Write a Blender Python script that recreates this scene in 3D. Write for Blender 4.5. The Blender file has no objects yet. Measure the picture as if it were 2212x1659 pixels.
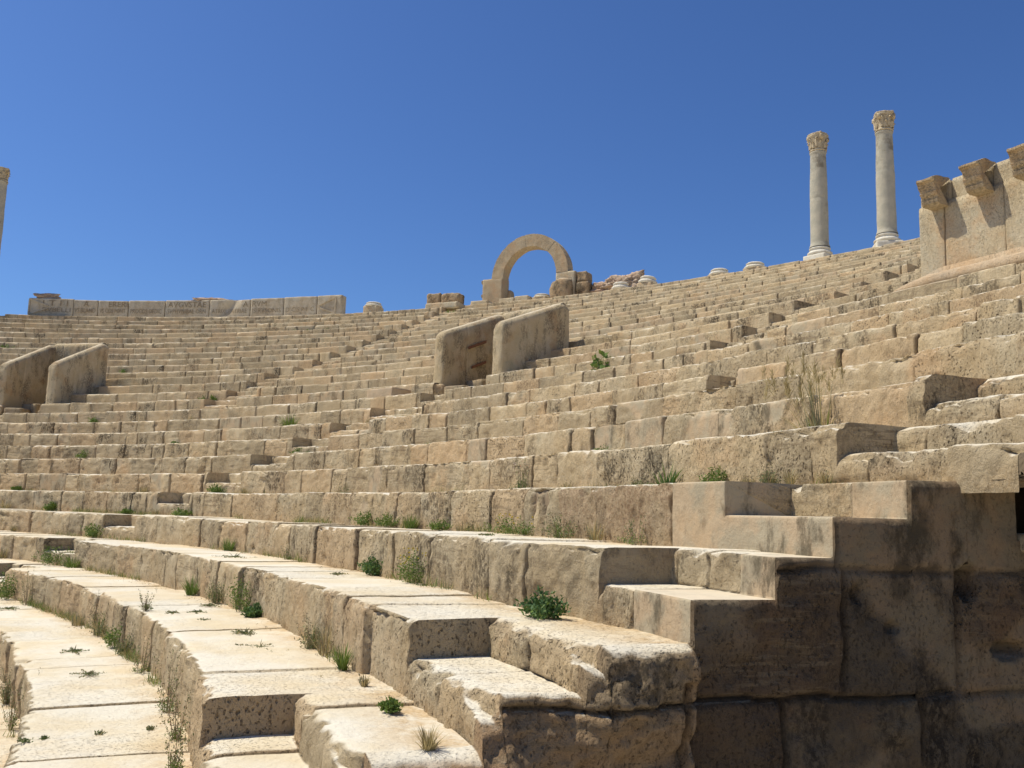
import bpy, math, random
import numpy as np
from mathutils import Matrix, Vector

random.seed(7)
RNG = np.random.default_rng(11)
SC = bpy.context.scene
COL = SC.collection
R_ = math.radians

# ------------------------------------------------------------------ surveyed geometry of the theatre (metres, eye at 0,0,0)
CX, CY = -25.7446, -4.2319           # centre of the cavea
R0, TR, Z0, RI = 28.7415, 0.9533, 0.2679, 0.42
PITCH, ROLL, FPX = 0.144963, 0.030989, 1982.45


def zr(k):
    return Z0 + k * RI if k <= 10 else Z0 + 10 * RI + (k - 10) * 0.469


def rr(k):
    return R0 + k * TR if k <= 10 else R0 + 10 * TR + 0.319 + (k - 10) * 1.199


ENDT = 18.2                          # azimuth of the end wall, degrees


def pol(r, t, z=0.0):
    return Vector((CX + r * math.cos(R_(t)), CY + r * math.sin(R_(t)), z))


_F = Vector((0, math.cos(PITCH), math.sin(PITCH)))
_U0 = Vector((0, -math.sin(PITCH), math.cos(PITCH)))
_X0 = Vector((1, 0, 0))
CAM_R = _X0 * math.cos(ROLL) + _U0 * math.sin(ROLL)
CAM_U = -_X0 * math.sin(ROLL) + _U0 * math.cos(ROLL)


def ray(x, y):
    return _F + CAM_R * ((x - 1106) / FPX) + CAM_U * ((829.5 - y) / FPX)


def at_z(x, y, z):
    d = ray(x, y)
    return d * (z / d.z)


def at_r(x, y, r):
    d = ray(x, y)
    a = d.x ** 2 + d.y ** 2
    b = -2 * (d.x * CX + d.y * CY)
    c = CX * CX + CY * CY - r * r
    return d * ((-b + math.sqrt(b * b - 4 * a * c)) / (2 * a))


def azi(p):
    return math.degrees(math.atan2(p.y - CY, p.x - CX))


# ------------------------------------------------------------------ noise
def _hash(ix, iy, iz, seed):
    h = (ix.astype(np.int64) * 374761393 + iy.astype(np.int64) * 668265263 + iz.astype(np.int64) * 2147483647 + seed * 1274126177) & 0xFFFFFFFF
    h = ((h ^ (h >> 13)) * 1274126177) & 0xFFFFFFFF
    h = ((h ^ (h >> 16)) * 2246822519) & 0xFFFFFFFF
    h = h ^ (h >> 15)
    return (h & 0xFFFFFF) / float(0xFFFFFF)


def vnoise(P, seed=0):
    f = np.floor(P)
    t = P - f
    t = t * t * (3 - 2 * t)
    i = f.astype(np.int64)
    x, y, z = i[..., 0], i[..., 1], i[..., 2]
    tx, ty, tz = t[..., 0], t[..., 1], t[..., 2]
    out = 0
    for dx in (0, 1):
        wx = tx if dx else 1 - tx
        for dy in (0, 1):
            wy = ty if dy else 1 - ty
            for dz in (0, 1):
                wz = tz if dz else 1 - tz
                out = out + wx * wy * wz * _hash(x + dx, y + dy, z + dz, seed)
    return out * 2 - 1


def fbm(P, octs=3, seed=0, gain=0.5):
    a, s, o = 1.0, 0.0, 0
    for j in range(octs):
        s = s + a * vnoise(P * (2.03 ** j) + 17.3 * j, seed + j)
        o += a
        a *= gain
    return s / o


# ------------------------------------------------------------------ mesh helpers
def link(name, me, mats=None, parent=None):
    o = bpy.data.objects.new(name, me)
    COL.objects.link(o)
    if mats is not None:
        for m in (mats if isinstance(mats, (list, tuple)) else [mats]):
            me.materials.append(m)
    if parent is not None:
        o.parent = parent
    return o


def np_mesh(name, V, Q, flat=None, att=None, smooth=True):
    me = bpy.data.meshes.new(name)
    V = np.asarray(V, np.float32).reshape(-1, 3)
    Q = np.asarray(Q, np.int32).reshape(-1, 4)
    me.vertices.add(len(V))
    me.vertices.foreach_set('co', V.ravel())
    me.loops.add(len(Q) * 4)
    me.polygons.add(len(Q))
    me.loops.foreach_set('vertex_index', Q.ravel())
    me.polygons.foreach_set('loop_start', np.arange(0, len(Q) * 4, 4, dtype=np.int32))
    me.polygons.foreach_set('loop_total', np.full(len(Q), 4, np.int32))
    sm = np.full(len(Q), bool(smooth))
    if flat is not None:
        sm &= ~flat
    me.update(calc_edges=True)
    me.polygons.foreach_set('use_smooth', sm)
    if att is not None:
        a = me.attributes.new('att', 'FLOAT_COLOR', 'POINT')
        a.data.foreach_set('color', np.asarray(att, np.float32).ravel())
    me.update()
    return me


def grid_quads(nu, nv, flip=False):
    i = np.arange(nu - 1)[:, None] * nv + np.arange(nv - 1)[None, :]
    q = np.stack([i, i + nv, i + nv + 1, i + 1], -1)
    if flip:
        q = q[..., ::-1]
    return q


def py_mesh(name, V, Fc, smooth=False):
    me = bpy.data.meshes.new(name)
    me.from_pydata([tuple(v) for v in V], [], Fc)
    me.polygons.foreach_set('use_smooth', [smooth] * len(me.polygons))
    me.update()
    return me


def tag(o, label=None, cat=None, group=None, kind=None):
    if label:
        o['label'] = label
    if cat:
        o['category'] = cat
    if group:
        o['group'] = group
    if kind:
        o['kind'] = kind
    return o


def empty(name, loc, label, cat, group=None, rz=0.0):
    o = bpy.data.objects.new(name, None)
    COL.objects.link(o)
    o.location = loc
    o.rotation_euler = (0, 0, rz)
    o.empty_display_size = 0.2
    return tag(o, label, cat, group)


# ------------------------------------------------------------------ materials
class NT:
    def __init__(s, name):
        s.m = bpy.data.materials.new(name)
        s.m.use_nodes = True
        s.n = s.m.node_tree.nodes
        s.l = s.m.node_tree.links
        s.b = s.n['Principled BSDF']
        s.b.inputs['Roughness'].default_value = 0.95
        s.b.inputs['Specular IOR Level'].default_value = 0.12
        s.co = s.n.new('ShaderNodeTexCoord').outputs['Object']

    def new(s, t, **kw):
        n = s.n.new(t)
        for k, v in kw.items():
            setattr(n, k, v)
        return n

    def put(s, sock, v):
        if isinstance(v, (int, float)):
            sock.default_value = v
        elif isinstance(v, (tuple, list)):
            sock.default_value = tuple(v) + ((1.0,) if len(v) == 3 and len(sock.default_value) == 4 else ())
        else:
            s.l.new(v, sock)

    def map(s, scale, loc=(0, 0, 0), src=None):
        n = s.new('ShaderNodeMapping')
        s.put(n.inputs['Vector'], src or s.co)
        n.inputs['Scale'].default_value = scale if isinstance(scale, tuple) else (scale,) * 3
        n.inputs['Location'].default_value = loc
        return n.outputs[0]

    def noise(s, scale, det=4, rough=0.55, vec=None, out='Fac', dist=0.0):
        n = s.new('ShaderNodeTexNoise')
        s.put(n.inputs['Vector'], vec or s.co)
        n.inputs['Scale'].default_value = scale
        n.inputs['Detail'].default_value = det
        n.inputs['Roughness'].default_value = rough
        n.inputs['Distortion'].default_value = dist
        return n.outputs[out]

    def voro(s, scale, vec=None, feat='F1'):
        n = s.new('ShaderNodeTexVoronoi', feature=feat)
        s.put(n.inputs['Vector'], vec or s.co)
        n.inputs['Scale'].default_value = scale
        return n.outputs['Distance']

    def ramp(s, v, a, b, lo=0.0, hi=1.0):
        n = s.new('ShaderNodeMapRange')
        n.interpolation_type = 'SMOOTHSTEP'
        s.put(n.inputs[0], v)
        n.inputs[1].default_value, n.inputs[2].default_value = a, b
        n.inputs[3].default_value, n.inputs[4].default_value = lo, hi
        return n.outputs[0]

    def math(s, op, a, b=0.0):
        n = s.new('ShaderNodeMath', operation=op)
        s.put(n.inputs[0], a)
        s.put(n.inputs[1], b)
        return n.outputs[0]

    def mix(s, f, a, b, blend='MIX'):
        n = s.new('ShaderNodeMix', data_type='RGBA', blend_type=blend)
        s.put(n.inputs[0], f)
        s.put(n.inputs[6], a)
        s.put(n.inputs[7], b)
        return n.outputs[2]

    def bump(s, h, strength, dist, prev=None):
        n = s.new('ShaderNodeBump')
        n.inputs['Strength'].default_value = strength
        n.inputs['Distance'].default_value = dist
        s.put(n.inputs['Height'], h)
        if prev is not None:
            s.l.new(prev, n.inputs['Normal'])
        return n.outputs[0]

    def fin(s, col, nrm=None, rough=None):
        s.put(s.b.inputs['Base Color'], col)
        if nrm is not None:
            s.l.new(nrm, s.b.inputs['Normal'])
        if rough is not None:
            s.put(s.b.inputs['Roughness'], rough)
        return s.m


def stone_mat(name, base=(0.53, 0.405, 0.24), pale=(0.61, 0.495, 0.32), orange=(0.57, 0.365, 0.195),
              dark=(0.085, 0.068, 0.045), top=(0.69, 0.64, 0.525), use_att=True, darkness=1.0, pit=1.0, topamt=1.0, bscale=1.0, cem=1.0, streak=0.42):
    s = NT(name)
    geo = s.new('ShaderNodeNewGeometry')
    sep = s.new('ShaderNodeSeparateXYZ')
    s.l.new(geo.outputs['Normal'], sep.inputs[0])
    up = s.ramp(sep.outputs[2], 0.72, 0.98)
    vert = s.map((1, 1, 0.34))
    big = s.noise(0.55, 3)
    med = s.noise(2.1, 5, 0.6)
    c = s.mix(s.ramp(med, 0.35, 0.66), base, pale)
    om = s.math('MULTIPLY', s.ramp(s.noise(1.3, 6, 0.68, s.map(1.0, (9, 3, 5))), 0.50, 0.68), 0.6)
    c = s.mix(om, c, orange)
    grey = s.ramp(s.noise(1.7, 5, 0.65, s.map(1.0, (31, 7, 2))), 0.50, 0.72, 0, 0.75)
    c = s.mix(grey, c, tuple(base[i] * (0.87, 0.97, 1.1)[i] for i in range(3)))
    # dark weathering crust, streaking down the faces
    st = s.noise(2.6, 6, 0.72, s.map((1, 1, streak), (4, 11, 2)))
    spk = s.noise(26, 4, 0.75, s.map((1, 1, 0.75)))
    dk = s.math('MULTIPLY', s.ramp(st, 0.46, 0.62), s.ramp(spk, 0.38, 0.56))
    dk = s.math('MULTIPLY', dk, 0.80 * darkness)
    if use_att:
        at = s.new('ShaderNodeAttribute', attribute_name='att')
        sp = s.new('ShaderNodeSeparateColor')
        s.l.new(at.outputs['Color'], sp.inputs[0])
        tone, patch, joint = sp.outputs[0], sp.outputs[1], sp.outputs[2]
        c = s.mix(s.ramp(tone, 0.55, 1.0, 0, 0.42), c, tuple(base[i] * (0.78, 0.84, 0.95)[i] for i in range(3)))
        c = s.mix(s.ramp(tone, 0.0, 0.35, 0.38, 0.0), c, tuple(base[i] * 1.24 for i in range(3)))
        dk = s.math('MULTIPLY', dk, s.ramp(tone, 0.1, 0.95, 0.35, 1.25))
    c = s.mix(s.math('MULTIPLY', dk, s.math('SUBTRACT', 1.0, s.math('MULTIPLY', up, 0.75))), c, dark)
    if use_att:
        rnd2 = s.math('FRACT', s.math('MULTIPLY', tone, 7.31))
        rnd3 = s.math('FRACT', s.math('MULTIPLY', tone, 23.7))
        redm = s.math('SUBTRACT', 1.0, at.outputs['Alpha'])
        redc = s.mix(s.ramp(s.noise(28, 4, 0.7), 0.38, 0.6), (0.30, 0.17, 0.095), (0.54, 0.38, 0.235))
        redg = s.ramp(s.noise(2.0, 4, 0.6), 0.34, 0.54, 0.5, 1.0)
        c = s.mix(s.math('MULTIPLY', redm, redg), c, redc)
        rnd4 = s.math('FRACT', s.math('MULTIPLY', tone, 51.3))
        c = s.mix(s.ramp(rnd4, 0.70, 0.95, 0, 0.5), c, tuple(base[i] * (1.12, 1.02, 0.98)[i] for i in range(3)))
        c = s.mix(s.ramp(rnd4, 0.28, 0.05, 0, 0.55), c, tuple(base[i] * (0.72, 0.75, 0.80)[i] for i in range(3)))
        bed = s.noise(5.0, 4, 0.7, s.map((0.5, 0.5, 5.0)))
        bed = s.math('MULTIPLY', s.ramp(bed, 0.52, 0.62), s.ramp(rnd3, 0.62, 0.75, 0, 0.55))
        c = s.mix(bed, c, (0.24, 0.18, 0.11))
    else:
        rnd2 = 0.5
    # pale sun bleached tops
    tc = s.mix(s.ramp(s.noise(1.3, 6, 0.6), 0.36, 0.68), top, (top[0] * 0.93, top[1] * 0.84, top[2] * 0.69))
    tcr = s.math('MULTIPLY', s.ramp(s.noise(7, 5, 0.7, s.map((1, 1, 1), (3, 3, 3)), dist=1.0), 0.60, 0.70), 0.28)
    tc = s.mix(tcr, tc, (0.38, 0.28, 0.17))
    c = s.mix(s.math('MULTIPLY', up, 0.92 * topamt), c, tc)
    if use_att:
        da = s.new('ShaderNodeAttribute', attribute_name='dirt').outputs['Fac']
        dm = s.math('MULTIPLY', s.math('POWER', da, 0.8), s.ramp(s.noise(3.5, 5, 0.7, s.map(1.0, (7, 7, 1))), 0.36, 0.62, 0.1, 0.95))
        c = s.mix(dm, c, s.mix(s.ramp(s.noise(40, 3, 0.7), 0.4, 0.6), (0.46, 0.32, 0.17), (0.56, 0.42, 0.25)))
    # travertine pits
    v1 = s.voro(34, s.map((1, 1, 0.62)))
    msk = s.ramp(s.noise(3.2, 3), 0.44, 0.62)
    blkpit = s.ramp(rnd2, 0.15, 0.9, 0.25, 1.25)
    p1 = s.math('MULTIPLY', s.ramp(v1, 0.10, 0.30, 1, 0), msk)
    n2 = s.ramp(s.noise(50, 4, 0.8, s.map((1, 1, 0.75))), 0.33, 0.44, 1, 0)
    pits = s.math('MULTIPLY', s.math('MAXIMUM', p1, s.math('MULTIPLY', n2, 0.8)), blkpit)
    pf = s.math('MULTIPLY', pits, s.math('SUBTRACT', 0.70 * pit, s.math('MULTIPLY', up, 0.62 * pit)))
    c = s.mix(pf, c, (0.115, 0.085, 0.055))
    h = s.math('ADD', s.math('MULTIPLY', s.noise(22, 6, 0.78, s.map((1, 1, 0.8))), 0.9), s.math('MULTIPLY', pits, -0.5))
    h = s.math('MULTIPLY', h, s.math('SUBTRACT', 1.0, s.math('MULTIPLY', up, 0.72)))
    nb = s.bump(s.noise(4.5, 5, 0.6), 0.5, 0.05 * bscale)
    if use_att:
        # cement repairs: smooth, grey-buff, blotched
        cb = s.mix(s.ramp(s.noise(5, 3), 0.4, 0.6), (0.44, 0.335, 0.215), (0.375, 0.315, 0.215))
        cb = s.mix(s.math('MULTIPLY', s.ramp(s.noise(3.3, 7, 0.7, s.map((1, 1, 0.5), (8, 1, 3))), 0.50, 0.63), 0.8), cb, (0.095, 0.078, 0.05))
        cb = s.mix(s.ramp(s.noise(2.2, 4, 0.6, s.map(1.0, (1, 18, 3))), 0.54, 0.66, 0, 0.5), cb, (0.46, 0.325, 0.19))
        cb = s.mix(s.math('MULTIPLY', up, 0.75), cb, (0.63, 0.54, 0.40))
        if cem < 1:
            cb = s.mix(1.0, cb, (cem, cem * 0.92, cem * 0.85), 'MULTIPLY')
        c = s.mix(patch, c, cb)
        h = s.math('MULTIPLY', h, s.math('SUBTRACT', 1.0, s.math('MULTIPLY', patch, 0.88)))
        c = s.mix(s.math('MULTIPLY', joint, 0.72), c, (0.07, 0.05, 0.033))
    nb = s.bump(h, 1.0, 0.045 * bscale, nb)
    return s.fin(c, nb)


def simple_mat(name, c1, c2, scale=6, bump=0.4, dist=0.02, spots=None, rough=0.9):
    s = NT(name)
    c = s.mix(s.ramp(s.noise(scale, 5, 0.6), 0.35, 0.65), c1, c2)
    if spots:
        c = s.mix(s.ramp(s.noise(scale * 0.45, 5, 0.65, s.map(1.0, (5, 5, 5))), 0.52, 0.66, 0, 0.8), c, spots)
    nb = s.bump(s.noise(scale * 4, 6, 0.65), bump, dist)
    return s.fin(c, nb, rough)


def leaf_mat(name, c1, c2, trans=0.25):
    s = NT(name)
    oi = s.new('ShaderNodeNewGeometry').outputs['Random Per Island']
    c = s.mix(oi, c1, c2)
    c = s.mix(s.ramp(s.noise(30, 2), 0.3, 0.7, 0, 0.35), c, c1)
    s.b.inputs['Specular IOR Level'].default_value = 0.25
    s.put(s.b.inputs['Roughness'], 0.6)
    s.put(s.b.inputs['Base Color'], c)
    tr = s.new('ShaderNodeBsdfTranslucent')
    s.put(tr.inputs[0], c)
    mx = s.new('ShaderNodeMixShader')
    mx.inputs[0].default_value = trans
    s.l.new(s.b.outputs[0], mx.inputs[1])
    s.l.new(tr.outputs[0], mx.inputs[2])
    out = [n for n in s.n if n.type == 'OUTPUT_MATERIAL'][0]
    s.l.new(mx.outputs[0], out.inputs[0])
    return s.m


M = {}
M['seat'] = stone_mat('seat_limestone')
M['wall'] = stone_mat('shade_toned_end_wall', darkness=1.25, streak=0.22, base=(0.125, 0.09, 0.056), pale=(0.18, 0.14, 0.09), orange=(0.24, 0.135, 0.07),  # albedo cut far below the seats': the wall's shade is in the colour
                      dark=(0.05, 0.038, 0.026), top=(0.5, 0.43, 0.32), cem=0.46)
M['endblock'] = stone_mat('lit_toned_end_block', darkness=0.8, base=(0.36, 0.255, 0.145), pale=(0.44, 0.33, 0.2), orange=(0.44, 0.25, 0.13))  # lighter than the wall: light catching the bulge is put into the colour
M['parapet'] = stone_mat('parapet_stone', use_att=False, base=(0.54, 0.42, 0.25), pale=(0.60, 0.49, 0.32), darkness=0.85, pit=0.55, topamt=0.55,
                         orange=(0.46, 0.28, 0.14))
M['ashlar'] = stone_mat('pale_ashlar', use_att=False, base=(0.55, 0.44, 0.28), pale=(0.61, 0.52, 0.36), darkness=0.3, pit=0.5, topamt=0.6)
M['arch'] = stone_mat('arch_sandstone', use_att=False, base=(0.46, 0.345, 0.215), pale=(0.50, 0.40, 0.26), orange=(0.50, 0.32, 0.18), darkness=0.35, pit=0.6, topamt=0.4)
M['console'] = stone_mat('console_stone', use_att=False, base=(0.52, 0.40, 0.24), pale=(0.58, 0.47, 0.31), orange=(0.52, 0.34, 0.18), darkness=0.6, pit=0.4, topamt=0.6)
M['mould'] = stone_mat('tan_moulding', use_att=False, base=(0.55, 0.40, 0.25), pale=(0.62, 0.48, 0.32), orange=(0.58, 0.38, 0.21), darkness=0.15, pit=0.2, topamt=0.3)
M['inscr'] = stone_mat('inscribed_marble', use_att=False, base=(0.52, 0.43, 0.30), pale=(0.58, 0.50, 0.37), orange=(0.42, 0.31, 0.19), darkness=0.45, pit=0.15, topamt=0.7, bscale=0.6)
M['letter'] = simple_mat('cut_letters', (0.24, 0.185, 0.12), (0.29, 0.225, 0.15))
M['marble'] = simple_mat('white_marble', (0.66, 0.62, 0.52), (0.58, 0.52, 0.41), 7, 0.4, 0.02, (0.42, 0.34, 0.24))
M['shaft'] = simple_mat('grey_banded_marble', (0.37, 0.345, 0.27), (0.45, 0.405, 0.31), 2.6, 0.6, 0.03, (0.19, 0.16, 0.115))
M['capital'] = simple_mat('yellow_capital_stone', (0.52, 0.43, 0.29), (0.44, 0.35, 0.22), 9, 0.7, 0.03, (0.30, 0.22, 0.13))
M['rock'] = stone_mat('brown_rough_stone', use_att=False, base=(0.33, 0.25, 0.15), pale=(0.40, 0.30, 0.19), darkness=1.1, pit=0.8, topamt=0.35)
M['rubble'] = stone_mat('red_rubble', use_att=False, base=(0.50, 0.36, 0.25), pale=(0.58, 0.44, 0.31), orange=(0.55, 0.34, 0.22), darkness=0.3, pit=1.0, topamt=0.15)
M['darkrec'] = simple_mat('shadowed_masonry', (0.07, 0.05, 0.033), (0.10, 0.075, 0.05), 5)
M['socket'] = simple_mat('rust_stained_groove', (0.16, 0.075, 0.045), (0.22, 0.11, 0.06), 10)
M['floor'] = simple_mat('orchestra_paving', (0.50, 0.44, 0.34), (0.42, 0.36, 0.27), 3)
M['sand'] = simple_mat('sandy_ground', (0.42, 0.34, 0.23), (0.34, 0.28, 0.18), 0.4, 0.3, 0.05)
M['green'] = leaf_mat('fresh_leaf', (0.085, 0.15, 0.03), (0.17, 0.235, 0.055))
M['deep'] = leaf_mat('deep_green_leaf', (0.055, 0.115, 0.035), (0.10, 0.18, 0.06))
M['bright'] = leaf_mat('bright_grass', (0.13, 0.19, 0.025), (0.20, 0.25, 0.05))
M['straw'] = leaf_mat('dry_straw', (0.46, 0.37, 0.18), (0.32, 0.25, 0.11))
M['sage'] = leaf_mat('grey_green_leaf', (0.17, 0.18, 0.095), (0.27, 0.255, 0.14))
M['brown'] = leaf_mat('dead_stem', (0.24, 0.18, 0.11), (0.34, 0.26, 0.16), 0.05)
M['flower'] = leaf_mat('yellow_flower', (0.55, 0.40, 0.03), (0.60, 0.48, 0.06))
M['poppy'] = leaf_mat('pale_flower', (0.60, 0.55, 0.45), (0.55, 0.16, 0.05))

# ------------------------------------------------------------------ tiers of seats
# stair notches (azimuth ranges in degrees) for each row
def notches(k):
    if k <= 6:
        out = [(45.45 + 0.03 * k, 47.95), (73.6, 76.1), (101.7, 104.2), (129.7, 132.2), (157.7, 160.2)]
        if k <= 2:
            e = 20.12 if k > -3 else 21.0
            if k == -2:
                e = 20.6
            if k == 2:
                e = 20.5
            out.append((ENDT - 2.5, e))
        if k == 4:
            out.append((azi(at_r(1592, 815, rr(4))), azi(at_r(1528, 820, rr(4)))))
        if k == 5:
            out[0] = (44.6, 47.6)
        if k == 6:
            out[0] = (45.3, 46.6)
        return out
    o = 0.22 * (k - 7)
    out = []
    for c in (34.45, 61.9, 90.0, 118.0, 146.0, 174.0):
        out.append((c - 2.0 * 36 / rr(k) * 1.0 + o, c + o))
    return out


VOM = [(44.6, 47.85), (72.6, 75.85), (100.6, 103.85), (128.6, 131.85)]


def gaps(k):
    return [(a + 0.15, b - 0.15) for a, b in VOM] if k in (7, 8, 9) else []


def end_shift(k, t):
    amt = {0: 0.12, -1: 0.25, -2: 0.15}.get(k, 0.0)
    return amt * np.clip((22.5 - t) / 3.0, 0, 1)


def seg(a, b, n, ends=True):
    t = np.linspace(0, 1, n)
    if ends:
        t = 0.5 * t + 0.5 * (0.5 - 0.5 * np.cos(np.pi * t))
    return a + (b - a) * t


ENDPROF = {}
OVER = 0.75                          # degrees by which rows above the passage overhang


def build_row(k, parent):
    ET = ENDT if k <= 0 else ENDT - OVER
    R, Z = rr(k), zr(k)
    h = Z - zr(k - 1)
    T = rr(k + 1) - R
    d = T * (0.5 if k < 4 else 0.42)
    # columns
    ts = [ET]
    t = ET
    TMAX = 187.0
    while t < TMAX:
        p = pol(R, t, Z)
        dist = math.hypot(p.x, p.y)
        st = max(0.02, 0.0030 * dist) if t < 100 else 0.6
        t += math.degrees(st / R)
        ts.append(t)
    ts = np.array(ts)
    # blocks
    jt = [ET - 3]
    while jt[-1] < TMAX:
        L = random.choice([0.5, 0.65, 0.8, 0.95, 1.15]) * random.uniform(0.85, 1.15) * (1.0 if k < 8 else 1.15)
        jt.append(jt[-1] + math.degrees(L / R))
    jt = np.array(jt)
    if k in (0, -1):       # cement repaired end has no joints
        jt = jt[~((jt > ET) & (jt < (21.2 if k == 0 else 19.4)))]
        jt = np.sort(np.append(jt, 21.25 if k == 0 else 19.45))
    nb = len(jt)
    jw = RNG.uniform(0.004, 0.009, nb)
    jd_ = RNG.uniform(0.15, 1.0, nb) ** 1.4
    wide = RNG.random(nb) < 0.08
    jw[wide] *= 2.6
    jd_[wide] = 1.0
    if k == 1:
        tw = azi(at_r(1203, 1010, R))
        iw = int(np.argmin(np.abs(jt - tw)))
        jt[iw] = tw
        jw[iw] = 0.03
        jd_[iw] = 1.0
    ex = []
    for i, j in enumerate(jt):
        if j <= ET or j > 100:
            continue
        p = pol(R, j)
        w = max(jw[i], 0.00042 * math.hypot(p.x, p.y))
        jw[i] = w
        for q in (-2.5, -1, 0, 1, 2.5):
            ex.append(j + math.degrees(q * w / R))
    eps = math.degrees(0.001 / R)
    bnd = []
    for a, b in notches(k) + gaps(k):
        for c in (a, b):
            if c > ET + 0.01:
                bnd += [c - eps, c + eps]
    ts = np.concatenate([ts, ex])
    for c in bnd:
        ts = ts[np.abs(ts - c) > eps * 6]
    ts = np.unique(np.concatenate([ts, bnd]))
    ts = ts[ts >= ET]
    nu = len(ts)
    bi = np.clip(np.searchsorted(jt, ts, side='right') - 1, 0, nb - 2)
    tone_b = RNG.random(nb)
    off_b = RNG.normal(0, 0.012, nb)
    hoff_b = RNG.normal(0, 0.007, nb)
    tilt_b = RNG.normal(0, 0.022, nb)
    if k > 8:
        off_b = off_b * 1.1
    htilt_b = RNG.normal(0, 0.010 if k < 5 else 0.005, nb)
    dmg_b = RNG.random(nb) ** 3
    patch_b = (RNG.random(nb) < (0.05 if k < 12 else 0.16)).astype(float) * 0.8
    inn = np.zeros(nu, bool)
    for a, b in notches(k):
        inn |= (ts > a) & (ts < b)
    gap = np.zeros(nu, bool)
    for a, b in gaps(k):
        gap |= (ts > a) & (ts < b)
    # joints
    dl = np.abs(ts - jt[bi]) * math.pi / 180 * R
    dr_ = np.abs(ts - jt[bi + 1]) * math.pi / 180 * R
    left = dl < dr_
    jd = np.where(left, dl, dr_)
    jw_c = np.where(left, jw[bi], jw[bi + 1])
    jdep = np.where(left, jd_[bi], jd_[bi + 1])
    g = np.exp(-(jd / jw_c) ** 2) * jdep
    # profile
    near = k <= 3
    n1 = 11 if near else (7 if k <= 8 else 5)
    n2 = 12 if near else (8 if k <= 8 else 6)
    n4 = 12 if k <= -1 else (6 if k <= 3 else 3)
    zb = -h - 0.06
    A = seg(zb, -h / 2, n1)
    B = seg(0, 1, n2)[1:]
    D4 = seg(d, T + 0.14, n4, False)[1:]
    # full profile
    rf = np.concatenate([np.zeros(n1), np.zeros(n2 - 1), B * d, D4])
    zf = np.concatenate([A, -h / 2 + B * h / 2, np.zeros(n2 - 1), np.zeros(n4 - 1)])
    rn = np.concatenate([np.zeros(n1), B * d, np.full(n2 - 1, d), D4])
    zn = np.concatenate([A, np.full(n2 - 1, -h / 2), -h / 2 + B * h / 2, np.zeros(n4 - 1)])
    nv = len(rf)
    PR = np.where(inn[:, None], rn[None], rf[None])
    PZ = np.where(inn[:, None], zn[None], zf[None])
    isf = np.concatenate([np.ones(n1), np.ones(n2 - 1), np.zeros(n2 - 1), np.zeros(n4 - 1)])
    isn = np.concatenate([np.ones(n1), np.zeros(n2 - 1), np.ones(n2 - 1), np.zeros(n4 - 1)])
    WF = np.where(inn[:, None], isn[None], isf[None])
    th = np.radians(ts)[:, None]
    rad = R + PR + end_shift(k, ts)[:, None]
    P = np.stack([CX + rad * np.cos(th), CY + rad * np.sin(th), Z + PZ], -1)
    # patches
    patch = np.repeat(patch_b[bi][:, None], nv, 1)
    if k < 12:
        pn = fbm(P * 0.8 + 5, 2, 77)
        patch = np.maximum(patch * (pn > -0.1), np.clip((fbm(P * 1.1 + 40, 3, 31) - 0.44) * 12, 0, 1))
    TT = np.repeat(ts[:, None], nv, 1)
    if k == 0:
        low = (np.arange(nv) < n1 + n2 - 1)[None]
        patch = np.where(TT < 21.25, 1.0, patch)
        upper_rough = (TT > 19.05) & (TT < 20.12) & (np.arange(nv)[None] >= n1 + n2 - 1)
        patch = np.where(upper_rough, 0.0, patch)
    if k == -1:
        patch = np.where(TT < 19.45, 1.0, patch)
        patch = np.where((TT > 18.85) & (TT < 19.45) & (np.arange(nv)[None] >= n1 + n2 - 1), 0.0, patch)
    if k <= -2:
        patch = patch * 0.4
    # erosion of arrises
    # convex corners at indices
    ic_full = n1 + n2 - 2
    ic_n = [n1 - 1, n1 + 2 * (n2 - 1) - 1]
    sl = np.concatenate([[0], np.cumsum(np.hypot(np.diff(rf), np.diff(zf)))])
    sn = np.concatenate([[0], np.cumsum(np.hypot(np.diff(rn), np.diff(zn)))])
    pe = np.stack([CX + R * np.cos(th[:, 0]), CY + R * np.sin(th[:, 0]), np.full(nu, Z)], -1)
    e1 = fbm(pe * 1.6, 3, 5 + k)
    e2 = fbm(pe * 5.5, 3, 50 + k)
    c = 0.016 + 0.020 * np.clip(e1 + 0.2, 0, 1) + 0.03 * np.clip(e2, 0, 1) + 0.15 * np.clip(e1 * 0.6 + e2 * 0.7 - 0.26, 0, 1) * 2
    c = c * (1.0 if k < 6 else 0.8) + dmg_b[bi] * 0.035 + 0.022 * np.exp(-(jd / 0.022) ** 2) * jdep + 0.045 * np.clip(fbm(pe * 16, 2, 150 + k), 0, 1)
    if k <= -2:
        c = c + 0.04 * np.clip((19.9 - ts) / 1.2, 0, 1) * (0.4 + 2.2 * np.clip(fbm(pe * 7, 3, 333), 0, 1))
    smooth_edge = (patch[:, ic_full] > 0.5) & (np.abs(ts - 19.6) < 30)
    if k in (1, 2):
        c = c + 0.07 * np.clip((23 - ts) / 1.5, 0, 1) * np.clip(0.4 + fbm(pe * 4, 3, 335), 0, 1)
    if k in (0, -1):
        c = np.where((ts < (21.25 if k == 0 else 19.45)), 0.008, c)
    c = c[:, None]
    disp_r = np.zeros((nu, nv))
    disp_z = np.zeros((nu, nv))

    def erode(mask, s, sc):
        u = np.abs(s[None] - sc)
        q = np.clip(1 - u / c, 0, 1) ** 1.5 * c * 0.36 * mask[:, None]
        return q
    q = erode(~inn, sl, sl[ic_full])
    for i in ic_n:
        q = q + erode(inn, sn, sn[i])
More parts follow.
